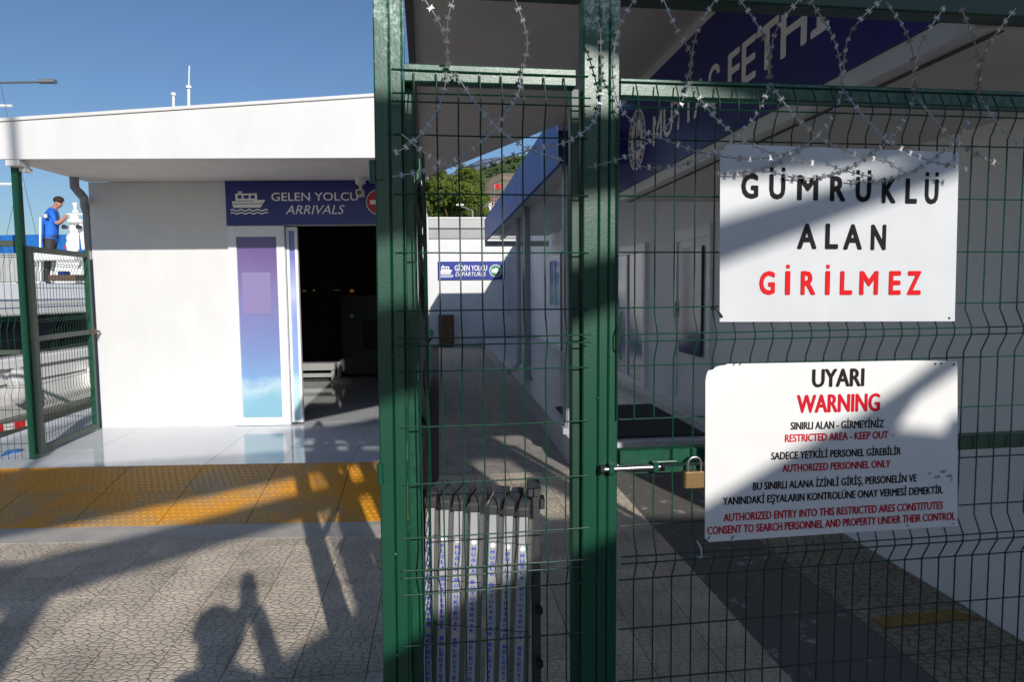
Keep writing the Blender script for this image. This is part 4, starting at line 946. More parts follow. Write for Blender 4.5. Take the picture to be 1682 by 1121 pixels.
m = MB(); m.bev(lambda a, b_, c: W(Pe.x+a, YB+b_, c), -.022, .018, .01, .12, Pe.z-.025, Pe.z+.004, .004); m.bev(lambda a, b_, c: W(Pe.x+a, YB+b_, c), .016, .03, .01, .06, Pe.z-.065, Pe.z-.035, .003); m.build('end_cap', plas_d, fb)
for zq in (.62, .45):
    m = MB(); m.lathe(W(Pe.x+.01, YB+.005, zq), [(.002, 0), (.012, .001), (.012, .02), (.002, .021)], 12, axis=(0, -1, 0)); m.build('knob', rubber, fb)

# ================================================================ LEFT FENCE BY THE QUAY
GP = W(-4.16, 5.84, 0)
def fence_post(x, y, z0, z1, r, label):
    t = thing('fence_post', label, 'post', W(x, y, z0)); m = MB(); m.bev(W, x-r, x+r, y-r, y+r, z0, z1, .004); m.build('square_tube', green, t)
    m = MB(); m.box(W, x-r*1.8, x+r*1.8, y-r*1.8, y+r*1.8, z0-.01, z0+.006); m.build('base_plate', steel, t)
    m = MB(); m.bev(W, x+r+.002, x+r+.045, y-.0, y+.05, z0+.04, 2.0, .003); m.build('hinge_stile', mat('grey_green_paint', (.055, .075, .06), .55, noise=.2), t)
    return t
fence_post(GP.x, GP.y, PZ, 2.70, .028, 'tall green post under the roof corner at the left edge')
gg = mat('grey_green_paint', (.055, .075, .06), .55)
GE = W(-4.33, 7.02, 0); gd = (GE-GP).normalized(); gn = Vector((gd.y, -gd.x, 0)); gl = (GE-GP).length
def GF(a, b_, c): return GP+gd*a+gn*b_+EZ*c
lg = thing('quay_gate', 'green framed wire gate between the tall corner post and the arrivals building, before the yacht', 'gate', GP)
for z0_, z1_, m_ in ((1.96, 2.01, gg), (1.18, 1.225, gg), (.20, .25, gg)):
    m = MB(); m.bev(lambda a, b_, c: GF(c, a, b_), -.02, .02, z0_, z1_, .06, gl, .003); m.build('rail', m_, lg)
m = MB(); m.bev(GF, gl-.045, gl, -.022, .022, .20, 2.03, .003); m.build('stile', green, lg)
n_ = 0
a = .10
while a < gl-.05:
    m = MB(); m.tube([GF(a, wz_, z) for wz_, z in ((.0, .22), (0, .55), (.03, .62), (0, .69), (0, 1.17))], .0026, 4); m.build('vertical_wire', wire_m, lg)
    m = MB(); m.tube([GF(a, wz_, z) for wz_, z in ((.0, 1.22), (.0, 1.30), (.03, 1.36), (0, 1.44), (0, 1.78), (.03, 1.86), (0, 1.93), (0, 1.97))], .0026, 4); m.build('vertical_wire', wire_m, lg)
    a += .055
for z in (.35, .5, .61, .63, .8, .95, 1.1, 1.35, 1.37, 1.5, 1.65, 1.85, 1.87):
    m = MB(); m.tube([GF(.06, .012, z), GF(gl-.03, .012, z)], .0026, 4); m.build('horizontal_wire', wire_m, lg)
m = MB(); m.tube([GF(gl-.02, .03, 1.2), GF(gl+.10, .03, 1.2)], .012, 8); m.box(GF, gl-.06, gl+.02, .022, .028, 1.17, 1.24); m.build('latch', mat('rusty_latch', (.2, .13, .08), .6, .4, noise=.3), lg)
# fence panel running left out of the picture
hx = Vector((-1, -.10, 0)).normalized(); hn = Vector((hx.y, -hx.x, 0))
def HF(a, b_, c): return GP+hx*(a+.05)+hn*b_+EZ*c
lf3 = thing('wire_fence', 'green wire fence panel left of the tall post at the picture edge', 'fence', GP+hx*.5)
for z0_, z1_ in ((2.0, 2.05), (1.08, 1.12), (.12, .16)):
    m = MB(); m.bev(lambda a, b_, c: HF(c, a, b_), -.02, .02, z0_, z1_, 0, 1.6, .003); m.build('rail', gg, lf3)
a = .05
while a < 1.6:
    m = MB(); m.tube([HF(a, wz_, z) for wz_, z in ((0, .15), (0, .72), (.035, .8), (0, .88), (0, 1.30), (.035, 1.38), (0, 1.46), (0, 1.84), (.035, 1.92), (0, 2.0))], .0026, 4); m.build('vertical_wire', wire_m, lf3)
    a += .055
for z in (.3, .45, .6, .79, .81, .95, 1.2, 1.37, 1.39, 1.55, 1.7, 1.91, 1.93):
    m = MB(); m.tube([HF(0, .012, z), HF(1.6, .012, z)], .0026, 4); m.build('horizontal_wire', wire_m, lf3)
# blue hose and barrier tape by the post
m = MB(); m.tube([atZ(4, 770, .05), atZ(2, 752, .16), atZ(12, 744, .18), atZ(30, 741, .18), atZ(48, 742, .12)], .02, 8)
tag(m.build('blue_hose', mat('blue_hose', (.03, .12, .35), .5), smooth=True), 'short blue pipe bent over the ground left of the tall post', 'pipe')
tp = thing('barrier_tape', 'red and white barrier tape strung low behind the left fence', 'tape', atZ(10, 707, .1))
for k in range(4):
    a_ = atZ(-12+k*18, 712-k*3.5, .12); b__ = atZ(6+k*18, 708.5-k*3.5, .12)
    m = MB(); m.add([a_, b__, b__+EZ*.07, a_+EZ*.07], [(0, 1, 2, 3)]); o = m.build('tape_band', redt if k % 2 == 0 else trim, tp, recalc=False); sm = o.modifiers.new('t', 'SOLIDIFY'); sm.thickness = .003

# ================================================================ HARBOUR
def loft(mb, secs, mi=0):
    n = len(secs[0]); vs = [v for s_ in secs for v in s_]
    fs = [(i*n+k, i*n+(k+1) % n, (i+1)*n+(k+1) % n, (i+1)*n+k) for i in range(len(secs)-1) for k in range(n)]
    fs += [tuple(range(n))[::-1], tuple(range((len(secs)-1)*n, len(secs)*n))]; mb.add(vs, fs, mi)
ya = thing('motor_yacht', 'white motor yacht with dark glass moored behind the left fence', 'boat', W(-8.5, 11, -1.2))
def sec(y, x0, pr): return [W(x0+a, y, z) for a, z in pr]
hull = [(0, .72), (.05, .1), (-.15, -1.3), (-3.4, -1.3), (-3.6, .1), (-3.5, .72)]
m = MB(); loft(m, [sec(3.0, -7.1, [(a*.8-.3, z) for a, z in hull]), sec(4.5, -6.85, hull), sec(17, -6.85, hull), sec(21, -7.2, [(-1.2+(a+1.7)*.45, z+.1) for a, z in hull]), sec(23, -7.6, [(-1.2+(a+1.7)*.08, z+.25) for a, z in hull])]); m.build('hull', yw, ya, bevel=.03)
for z in (.18, .36, .56):
    m = MB(); m.box(W, -6.845, -6.81, 4.5, 17, z, z+.025); m.build('rub_strake', mat('grey_rubber', (.22, .22, .22), .6), ya)
m = MB(); m.box(W, -10.1, -7.12, 4.4, 17.5, .72, 1.27); m.build('cabin_windows', ywin, ya)
for k in range(7):
    y0_ = 5.2+k*1.75; m = MB(); m.prism(lambda a, b_, c: W(b_, a, c), [(y0_, .721), (y0_+.14, .721), (y0_+.5, 1.268), (y0_+.36, 1.268)], -7.14, -7.08, 'b'); m.build('window_pillar', ywin if k % 2 else yw, ya)
m = MB(); loft(m, [sec(3.6, -6.9, [(0, 1.30), (.0, 1.55), (-.25, 1.76), (-3.3, 1.76), (-3.4, 1.3)]), sec(18.3, -6.9, [(0, 1.27), (0, 1.52), (-.25, 1.74), (-3.3, 1.74), (-3.4, 1.27)])]); m.build('upper_deck', yw, ya, bevel=.03)
m = MB(); m.box(W, -6.93, -6.895, 5, 17.5, 1.50, 1.52); m.box(W, -6.93, -6.893, 8, 14, 1.40, 1.415); m.build('deck_stripe', mat('pale_blue_stripe', (.3, .36, .5), .4), ya)
m = MB(); m.ball(W(-6.7, 9.2, .35), .14, 12, (1, 1, 1.9)); m.build('fender', mat('fender_grey', (.5, .5, .5), .5), ya, smooth=True)
m = MB(); m.ball(W(-6.7, 10.9, .25), .14, 12, (1, 1, 1.7)); m.build('fender', yw, ya, smooth=True)
# flybridge: table, seats, console arch
YD = 14.0; k14 = YD/1121
def DK(x, y, d=0): return atY(x, y, YD+d)
P = DK(75, 430); Q = DK(143, 416)
m = MB(); m.bev(W, P.x, Q.x+.0, YD-.5, YD+.6, P.z, Q.z, .1); m.build('hardtop', yw, ya, bevel=.03)
for x in (82, 130):
    P = DK(x, 466); Q = DK(x+6, 431); m = MB(); m.tube([P, W((P.x+Q.x)/2-.02, P.y, (P.z+Q.z)/2), Q], [.07, .06, .05], 8); m.build('support', yw, ya, smooth=True)
m = MB(); P = DK(-30, 464, 1); Q = DK(62, 416, 1); m.box(W, P.x, Q.x, YD+1, YD+1.5, P.z, Q.z); m.build('canvas_screen', canvas, ya)
for k in range(12):
    xx = P.x+(Q.x-P.x)*k/12; m = MB(); m.tube([W(xx, YD+.98, P.z), W(xx, YD+.98, Q.z)], .012, 5); m.build('canvas_seam', canvas, ya)
P = DK(96, 462); Q = DK(140, 452); m = MB(); m.box(W, P.x, Q.x, YD-.3, YD+.2, P.z, Q.z); m.build('seat_cushion', mat('brown_cushion', (.10, .06, .045), .7), ya)
P = DK(106, 459); Q = DK(115, 446); m = MB(); m.box(W, P.x, Q.x, YD-.2, YD, P.z, Q.z); m.build('screen', mat('blue_screen', (.02, .03, .2), .2), ya)
P = DK(89, 473); Q = DK(100, 463); m = MB(); m.lathe(W((P.x+Q.x)/2, YD-.6, P.z), [(.045, 0), (.065, Q.z-P.z)], 12); m.build('bucket', yw, ya, smooth=True)
for x0_, x1_, y_ in ((0, 62, 470), (55, 145, 468)):
    P = DK(x0_, y_, -.8); Q = DK(x1_, y_-1, -.8); m = MB(); m.tube([P, Q], .03, 6); m.build('hand_rail', machine, ya)
m = MB(); P = DK(66, 466, -.4); Q = DK(66, 357, -.4); m.tube([P, Q], .018, 6); m.build('aerial', yw, ya)
# instrument mast with domes
P = DK(131, 412); z0_ = P.z
def MX(x, y): return DK(x, y)
m = MB()
a = DK(112, 410); m.tube([DK(120, 410), DK(119, 352)], .05, 8); m.tube([DK(139, 410), DK(131, 360)], [.05, .035], 8); m.tube([DK(127, 410), DK(126, 352)], .04, 8)
m.build('mast_leg', yw, ya, smooth=True)
m = MB(); m.ball(DK(119, 392), .115, 14); c_ = DK(119, 402); m.lathe(W(c_.x, c_.y, c_.z-.16), [(.10, 0), (.12, .18), (.10, .22)], 14); m.build('satellite_dome', yw, ya, smooth=True)
c_ = DK(124, 364); m = MB(); m.lathe(W(c_.x, c_.y, c_.z-.04), [(.10, 0), (.16, .02), (.16, .07), (.08, .10)], 16); m.build('radar_scanner', yw, ya, smooth=True)
P = DK(111, 352.5); Q = DK(139, 352.5); m = MB(); m.box(W, P.x, Q.x, YD-.05, YD+.05, P.z-.012, P.z+.015); m.build('radar_bar', yw, ya)
c_ = DK(124, 348); m = MB(); m.lathe(W(c_.x, c_.y, c_.z-.02), [(.07, 0), (.05, .05), (.03, .07), (.035, .13), (.05, .16), (.05, .20), (.02, .21)], 12); m.build('anchor_light', yw, ya, smooth=True)
for x in (114, 137):
    c_ = DK(x, 374); m = MB(); m.lathe(W(c_.x, c_.y-.08, c_.z), [(.03, 0), (.05, .1)], 10, axis=(0, -1, 0)); m.build('floodlight', machine, ya)
P = DK(111, 376.5); Q = DK(140, 376.5); m = MB(); m.box(W, P.x, Q.x, YD-.03, YD+.03, P.z-.015, P.z+.01); m.build('cross_bar', yw, ya)
P = DK(110, 408); m = MB(); m.ball(W(P.x, P.y, P.z+.02), .05, 8); m.build('red_flag', redt, ya)
# second vessel with blue tarpaulin
b2 = thing('covered_boat', 'big boat under a bright blue tarpaulin behind the yacht', 'boat', atY(60, 470, 26))
m = MB(); P = atY(-60, 425, 26); Q = atY(230, 384, 26); x0_, x1_ = P.x, Q.x
m.prism(W, [(x0_, -1.2), (x1_, -1.2), (x1_+.3, P.z), (x0_-.2, P.z)], 26.0, 29, 'b'); m.build('hull', yw, b2)
m = MB(); m.prism(W, [(x0_-.2, P.z+.002), (x1_+.3, P.z+.002), (x1_+.2, Q.z-.05), ((x0_+x1_)/2, Q.z), (x0_, Q.z-.02)], 25.9, 29.1, 'b'); m.build('tarpaulin', bluehull, b2)
for k in range(9):
    xx = x0_+(x1_-x0_)*k/9; m = MB(); m.tube([W(xx, 25.88, P.z), W(xx+.02, 25.88, Q.z-.05)], .02, 5); m.build('tarpaulin_seam', bluehull, b2)
# sailing boat masts
def sailmast(label, Y, x0_, y0_, x1_, y1_, r, spread=(), stays=(), hull_=True):
    P = atY(x0_, y0_, Y); Q = atY(x1_, y1_, Y); t = thing('sailing_boat', label, 'boat', W(P.x, Y, -1.2), 'sailing boats moored behind the buildings')
    m = MB(); m.tube([W(P.x, Y, -.2), P, Q], [r, r, r*.7], 8); m.build('mast', yw, t, smooth=True)
    if hull_:
        m = MB(); hs = [(-1.3, .3), (1.3, .3), (.8, -1.25), (-.8, -1.25)]
        loft(m, [[W(P.x+a*.7, Y-3.5, z) for a, z in hs], [W(P.x+a, Y, z) for a, z in hs], [W(P.x+a*.08, Y+5, z+.3) for a, z in hs]]); m.build('hull', yw, t)
    for xa, xb, y_ in spread:
        a_ = atY(xa, y_, Y); c_ = atY(xb, y_+1, Y); m = MB(); m.tube([a_, c_], r*.45, 5); m.build('spreader', yw, t)
    for xa, ya_, xb, yb_ in stays:
        m = MB(); m.tube([atY(xa, ya_, Y-.4), atY(xb, yb_, Y-.4)], .012, 4); m.build('stay', machine, t)
    return t
sailmast('sailing boat with thick white mast and spreaders at the left picture edge', 34, -4, 470, -14, 60, .14, ((-20, 38, 302), (-24, 20, 173)), ((2, 140, 12, 192), (30, 260, 62, 395), (10, 390, 30, 300)))
sailmast('sailing boat whose short white antenna mast shows above the roof, left of the two', 30, 286, 470, 285, 154, .07)
t = sailmast('sailing boat whose taller antenna mast shows above the roof, right of the two', 30, 311, 470, 310, 143, .08)
m = MB(); m.tube([atY(310, 145, 30), atY(311, 108, 30)], .025, 5); m.build('whip_aerial', yw, t)
m = MB(); c_ = atY(285, 155, 30); m.lathe(c_, [(.1, -.05), (.1, .06)], 10); m.build('mast_cap', yw, bpy.data.objects['sailing_boat.001'])
m = MB(); c_ = atY(310, 143, 30); m.lathe(c_, [(.12, -.05), (.12, .05)], 10); m.build('mast_cap', yw, t)
sailmast('small sailing boat with a thin dark mast seen left of the man', 40, 30, 470, 27, 338, .05, (), ())
sailmast('small sailing boat with a short white mast seen behind the fence', 36, 38, 470, 37, 365, .08, (), ())
# street lamp, its arm reaching in from the left
sp_ = thing('street_lamp', 'slim grey street lamp with a long arm reaching in at the upper left', 'lamp', atY(-60, 700, 22))
Pm = atY(-60, 137, 22); m = MB(); m.tube([W(Pm.x, 22, -.0), W(Pm.x, 22, Pm.z)], .07, 8); m.build('pole', steel, sp_)
m = MB(); m.tube([W(Pm.x, 22, Pm.z), atY(66, 134.5, 22)], .035, 6); m.build('arm', steel, sp_)
a_ = atY(64, 134, 22); c_ = atY(91, 134, 22); m = MB(); m.bev(lambda a, b_, c: W(c, 22+a, b_), -.1, .1, a_.z-.05, a_.z+.06, a_.x, c_.x, .02); m.build('lamp_head', steel, sp_)

# ---------------------------------------------------------------- people
def figure(name, label, base, joints, edges, regions, mats, sub=2):
    """joints: name->(pos, radius); one continuous skinned mesh, coloured by region"""
    t = thing(name, label, 'person', base)
    names = list(joints); me = bpy.data.meshes.new('body')
    me.from_pydata([tuple(Vector(joints[n][0])) for n in names], [(names.index(a), names.index(b_)) for a, b_ in edges], [])
    o = bpy.data.objects.new('body', me); col.objects.link(o)
    sk = o.modifiers.new('skin', 'SKIN'); sk.use_smooth_shade = True
    for i, n in enumerate(names):
        r = joints[n][1]; r = r if isinstance(r, tuple) else (r, r); me.skin_vertices[0].data[i].radius = r
    me.skin_vertices[0].data[0].use_root = True
    ss = o.modifiers.new('sub', 'SUBSURF'); ss.levels = sub; ss.render_levels = sub
    dg = bpy.context.evaluated_depsgraph_get(); dg.update()
    m2_ = bpy.data.meshes.new_from_object(o.evaluated_get(dg)); bpy.data.objects.remove(o)
    for mm in mats: m2_.materials.append(mm)
    segs = [(Vector(joints[a][0]), Vector(joints[b_][0]), regions.get((a, b_), regions.get((b_, a), 0))) for a, b_ in edges]
    for p in m2_.polygons:
        c = p.center; best = (1e9, 0)
        for a, b_, rg in segs:
            ab_ = b_-a; tt = max(0, min(1, (c-a).dot(ab_)/max(1e-9, ab_.length_squared))); d = (c-(a+ab_*tt)).length
            if d < best[0]: best = (d, rg)
        p.material_index = best[1]
    for v in m2_.vertices: v.co -= t.location
    m2_.shade_smooth(); ob = bpy.data.objects.new('body', m2_); col.objects.link(ob); ob.parent = t; return t
# man on the flybridge: profile facing right
def MP(x, y, dy=0): return tuple(atY(x, y, YD+dy))
J = {'pelvis': (MP(83, 398), (.13, .15)), 'waist': (MP(83, 382), (.15, .15)), 'chest': (MP(83, 362), (.155, .17)), 'shl': (MP(84, 348), (.11, .15)), 'neck': (MP(90, 341), .055), 'head0': (MP(96, 336), .075), 'head1': (MP(99, 331.5), .085),
     'sR': (MP(86, 352, -.19), .062), 'eR': (MP(92, 368, -.22), .048), 'wR': (MP(103, 361, -.20), .032), 'hR': (MP(108, 355, -.19), .03), 'f1': (MP(111, 352, -.19), .012),
     'sL': (MP(86, 352, .19), .062), 'eL': (MP(94, 369, .2), .048), 'wL': (MP(105, 361, .15), .032), 'hL': (MP(109, 356, .13), .028),
     'hpR': (MP(80, 404, -.1), .095), 'kR': (MP(78, 434, -.1), .065), 'aR': (MP(76, 462, -.1), .045), 'tR': (MP(83, 466, -.1), .04),
     'hpL': (MP(85, 404, .1), .095), 'kL': (MP(86, 434, .1), .065), 'aL': (MP(80, 462, .1), .045), 'tL': (MP(88, 466, .1), .04)}
E_ = [('pelvis', 'waist'), ('waist', 'chest'), ('chest', 'shl'), ('shl', 'neck'), ('neck', 'head0'), ('head0', 'head1'), ('shl', 'sR'), ('sR', 'eR'), ('eR', 'wR'), ('wR', 'hR'), ('hR', 'f1'), ('shl', 'sL'), ('sL', 'eL'), ('eL', 'wL'), ('wL', 'hL'),
      ('pelvis', 'hpR'), ('hpR', 'kR'), ('kR', 'aR'), ('aR', 'tR'), ('pelvis', 'hpL'), ('hpL', 'kL'), ('kL', 'aL'), ('aL', 'tL')]
RG = {e: 2 for e in E_ if e[0] in ('hpR', 'kR', 'aR', 'hpL', 'kL', 'aL') or e[1] in ('hpR', 'hpL')}
for e in (('pelvis', 'waist'), ('waist', 'chest'), ('chest', 'shl'), ('shl', 'sR'), ('sR', 'eR'), ('shl', 'sL'), ('sL', 'eL')): RG[e] = 1
man = figure('person', 'man in a bright blue polo shirt and dark trousers standing on the yacht, looking down', MP(80, 468), J, E_, RG, [skin, polo, trous])
hd = Vector(MP(97.5, 331)); m = MB()
m.ball(hd+W(-.012, 0, .028), .098, 14, (1.05, .9, .8)); m.build('hair', hair_m, man, smooth=True)
m = MB(); m.ball(hd+W(.082, 0, -.02), .018, 8, (1, .8, 1.2)); m.build('nose', skin, man, smooth=True)
m = MB(); m.ball(hd+W(-.01, -.088, -.035), .024, 8, (.7, .4, 1.2)); m.build('ear', skin, man, smooth=True)
bl = Vector(MP(83, 389)); m = MB(); m.lathe(bl-EZ*.015, [(.155, 0), (.158, .03)], 16); m.build('belt', machine, man)
bd = Vector(MP(88.5, 357)); m = MB(); m.box(W, bd.x-.03, bd.x+.035, bd.y-.262, bd.y-.248, bd.z-.035, bd.z+.035); m.build('sleeve_badge', trim, man)
# photographer at the camera's tripod place: holds the camera up before the face
hx_, hy_ = -.035, -.34
J = {'pelvis': (W(.02, -.42, .93), (.15, .12)), 'waist': (W(.01, -.42, 1.08), (.135, .105)), 'chest': (W(.0, -.42, 1.25), (.16, .12)), 'shl': (W(-.02, -.41, 1.37), (.13, .09)), 'neck': (W(-.035, -.39, 1.44), .055), 'head0': (W(-.04, -.37, 1.50), .082), 'head1': (W(-.045, -.36, 1.56), .088),
     'sR': (W(.17, -.40, 1.36), .06), 'eR': (W(.22, -.27, 1.22), .055), 'wR': (W(.08, -.13, 1.46), .045), 'hR': (W(.03, -.095, 1.57), .042),
     'sL': (W(-.19, -.40, 1.36), .06), 'eL': (W(-.12, -.26, 1.25), .065), 'wL': (W(-.05, -.15, 1.45), .055), 'hL': (W(-.02, -.095, 1.56), .045),
     'hpR': (W(.11, -.42, .86), .1), 'kR': (W(.12, -.41, .48), .065), 'aR': (W(.12, -.44, .09), .045), 'tR': (W(.13, -.28, .04), .04),
     'hpL': (W(-.08, -.42, .86), .1), 'kL': (W(-.09, -.41, .48), .065), 'aL': (W(-.09, -.44, .09), .045), 'tL': (W(-.1, -.28, .04), .04)}
E_ = [e for e in E_ if e[1] != 'f1']
ph = figure('person', 'photographer in dark clothes whose shadow lies on the paving, holding up a camera', W(0, -.42, 0), J, E_, {e: RG.get(e, 0) for e in E_}, [skin, mat('dark_shirt', (.05, .05, .06), .8), trous])
m = MB(); m.ball(W(-.05, -.385, 1.60), .105, 12, (.95, 1.1, .85)); m.build('hair', hair_m, ph, smooth=True)
cmr = thing('photo_camera', 'black camera held up by the photographer', 'camera', W(0, -.08, 1.6))
m = MB(); m.bev(W, -.042, .042, -.12, -.06, 1.55, 1.68, .01); m.build('body', rubber, cmr)
m = MB(); m.box(W, -.032, .032, -.115, -.07, 1.681, 1.715); m.build('viewfinder', rubber, cmr)
m = MB(); m.box(W, -.030, .030, -.11, -.072, 1.716, 1.74); m.build('flash_unit', rubber, cmr)

# ================================================================ UNSEEN GANTRY, BOARDS AND POST ADDED TO THROW THE LONG SHADOWS
GY = -3.0; KX = .392*4.8; KZ = .451*4.8
def GS(p): return (p[0]+KX, p[1]+KZ)
ga = thing('shadow_gantry', 'unseen gantry of raking beams added behind the photographer, shaped to cast the long shadows', 'gantry', W(1, GY, 0))  # unseen; beams outlined from the shadows they must cast
def beam(nm, lo, hi, d=.05):
    for i in range(1): 
        poly = [GS(p) for p in lo]+[GS(p) for p in reversed(hi)]; m = MB()
        n = len(lo)
        for k in range(n-1):
            q = [GS(lo[k]), GS(lo[k+1]), GS(hi[k+1]), GS(hi[k])]; m.prism(W, q, GY-d, GY, 'b')
        return m.build(nm, green, ga)
beam('raking_beam', [(-2.2, .62), (-.33, 1.31), (.24, 1.555), (.567, 1.69), (1.7, 2.14)], [(-2.2, .94), (-.33, 1.55), (.24, 1.70), (.567, 1.80), (1.7, 2.17)])
beam('upper_beam', [(-2.9, 1.02), (-.36, 1.72), (.24, 1.88), (.6, 1.93), (1.7, 2.1)], [(-2.9, 1.80), (-.36, 2.08), (.24, 2.09), (.6, 2.10), (1.7, 2.15)])
beam('top_beam', [(-.45, 2.38), (-.33, 2.35), (.24, 2.25), (.80, 2.15), (1.7, 2.04)], [(-.45, 2.46), (-.33, 2.50), (.24, 2.6), (.80, 2.8), (1.7, 3.0)])
for a_, b__ in ((-1.93, -1.75), (-2.2, -2.06)):
    m = MB(); m.box(W, a_+KX, b__+KX, GY-.12, GY-.06, 0, 1.0+KZ); m.build('column', green, ga)
m = MB(); m.box(W, 1.75+KX, 1.95+KX, GY-.12, GY, 0, 3.0+KZ); m.build('column', green, ga)
m = MB(); m.prism(W, [GS(p) for p in ((.90, 1.2), (.53, 1.0), (1.17, 1.39), (1.75, 1.80), (1.75, 1.70), (1.25, 1.38), (1.12, 1.2))], GY-.05-.06, GY-.06, 'b'); m.build('brace', green, ga)
hb = thing('shadow_boards', 'unseen boards added behind the photographer, outline shaped to cast the low shadow', 'shadow_boards', W(3, GY-.2, 0))  # added boards; top edge follows the shadow wanted on gate and ground
m = MB()
q = [(-.62, .46), (.24, .90), (.53, 1.0), (.95, 1.24), (1.3, 1.22), (1.31, 1.27), (3.2, 1.27)]
for a_, c_ in zip(q[:-1], q[1:]):
    A1, A2 = GS(a_), GS(c_); m.prism(W, [(A1[0], .02), (A2[0], .02), A2, A1], GY+.01, GY+.05, 'b')
m.build('boards', wood, hb)
lpz = thing('lamp_post', 'unseen lamp post added behind the photographer for its shadow on the fascia', 'lamp', W(-2.5+KX, GY-.6, 0))  # added out of view for the upright shadow stripe on the fascia
m = MB(); m.tube([W(-2.53+KX-.0+.2*0, GY-.02, 0), W(-2.53+KX, GY-.02, 8)], .036, 10); m.build('pole', steel, lpz)
m = MB(); m.bev(W, -2.6+KX, -2.0+KX, GY-.12, GY+.08, 8.0, 8.1, .02); m.build('lamp_head', steel, lpz)

# ================================================================ FAR BACKGROUND
def leaf_mat(name, c1, c2):
    m = mat(name, c1, .6); n = m.node_tree.nodes; l = m.node_tree.links; b = n['Principled BSDF']
    ge = n.new('ShaderNodeNewGeometry'); r = n.new('ShaderNodeValToRGB'); r.color_ramp.elements[0].color = (*c1, 1); r.color_ramp.elements[1].color = (*c2, 1)
    t = n.new('ShaderNodeTexNoise'); t.inputs['Scale'].default_value = .9; t.inputs['Detail'].default_value = 6; l.new(ge.outputs['Position'], t.inputs['Vector'])
    r.color_ramp.elements[0].position = .35; r.color_ramp.elements[1].position = .65; l.new(t.outputs['Fac'], r.inputs[0]); l.new(r.outputs[0], b.inputs['Base Color']); return m
lm = leaf_mat('tree_leaves', (.035, .065, .008), (.11, .15, .015))
def tree(label, c, rx, rz, n, seed, lsz=.16):
    rr = random.Random(seed); t = thing('broadleaf_tree', label, 'tree', W(c.x, c.y, 0))
    m = MB(); m.tube([W(c.x, c.y, 0), W(c.x+.1, c.y, c.z*.5), W(c.x, c.y, c.z)], [.28, .2, .1], 8)
    for k in range(6):
        an = k*1.05; m.tube([W(c.x, c.y, c.z*.6+k*.2), W(c.x+math.cos(an)*rx*.6, c.y+math.sin(an)*rx*.6, c.z+rz*.2)], [.1, .03], 5)
    m.build('trunk', mat('bark', (.09, .065, .045), .9), t)
    cl = [(Vector((rr.uniform(-1, 1)*rx*.75, rr.uniform(-1, 1)*rx*.75, rr.uniform(-.8, .85)*rz)), rr.uniform(.35, .6)*rx*.55) for _ in range(40)]
    m = MB()
    for i in range(n):
        cc_, cr = rr.choice(cl); d = Vector((rr.gauss(0, 1), rr.gauss(0, 1), rr.gauss(0, 1))).normalized()*cr*rr.uniform(.6, 1.05); P = c+cc_+d
        a_ = Vector((rr.gauss(0, 1), rr.gauss(0, 1), rr.gauss(0, 1))).normalized(); b__ = a_.orthogonal().normalized(); s_ = lsz*rr.uniform(.6, 1.3)
        m.v += [P+a_*s_, P+b__*s_*.55, P-a_*s_, P-b__*s_*.55]; k = len(m.v)-4; m.f.append([k, k+1, k+2, k+3]); m.m.append(0)
    m.build('crown', lm, t, recalc=False); return t
tree('dense dark green tree rising behind the far end wall', atY(742, 322, 60), 3.4, 2.7, 15000, 1)
tree('second leafy tree behind the far end wall, hidden left by the side wall', atY(690, 335, 66), 3.4, 2.6, 7000, 2)
tree('small tree at the right end of the tree group', atY(782, 345, 58), 1.2, 1.3, 3500, 5, .12)
sp2 = thing('street_lamp', 'small grey street lamp in front of the dark tree beyond the far wall', 'lamp', atY(777, 470, 40))
a_ = atY(776, 338+14, 40); c_ = atY(750, 337, 40); d_ = atY(776, 346, 40)
m = MB(); m.tube([W(a_.x, 40, 0), W(a_.x, 40, d_.z)], .06, 6); m.build('pole', steel, sp2)
m = MB(); m.tube([W(a_.x, 40, d_.z), W((a_.x+c_.x)/2, 40, (c_.z+d_.z)/2+.02), c_], .035, 6); m.build('arm', steel, sp2)
m = MB(); m.bev(lambda a, b_, c: W(c, 40+a, b_), -.1, .1, c_.z-.04, c_.z+.05, c_.x-.02, c_.x+.42, .02); m.build('lamp_head', trim, sp2)
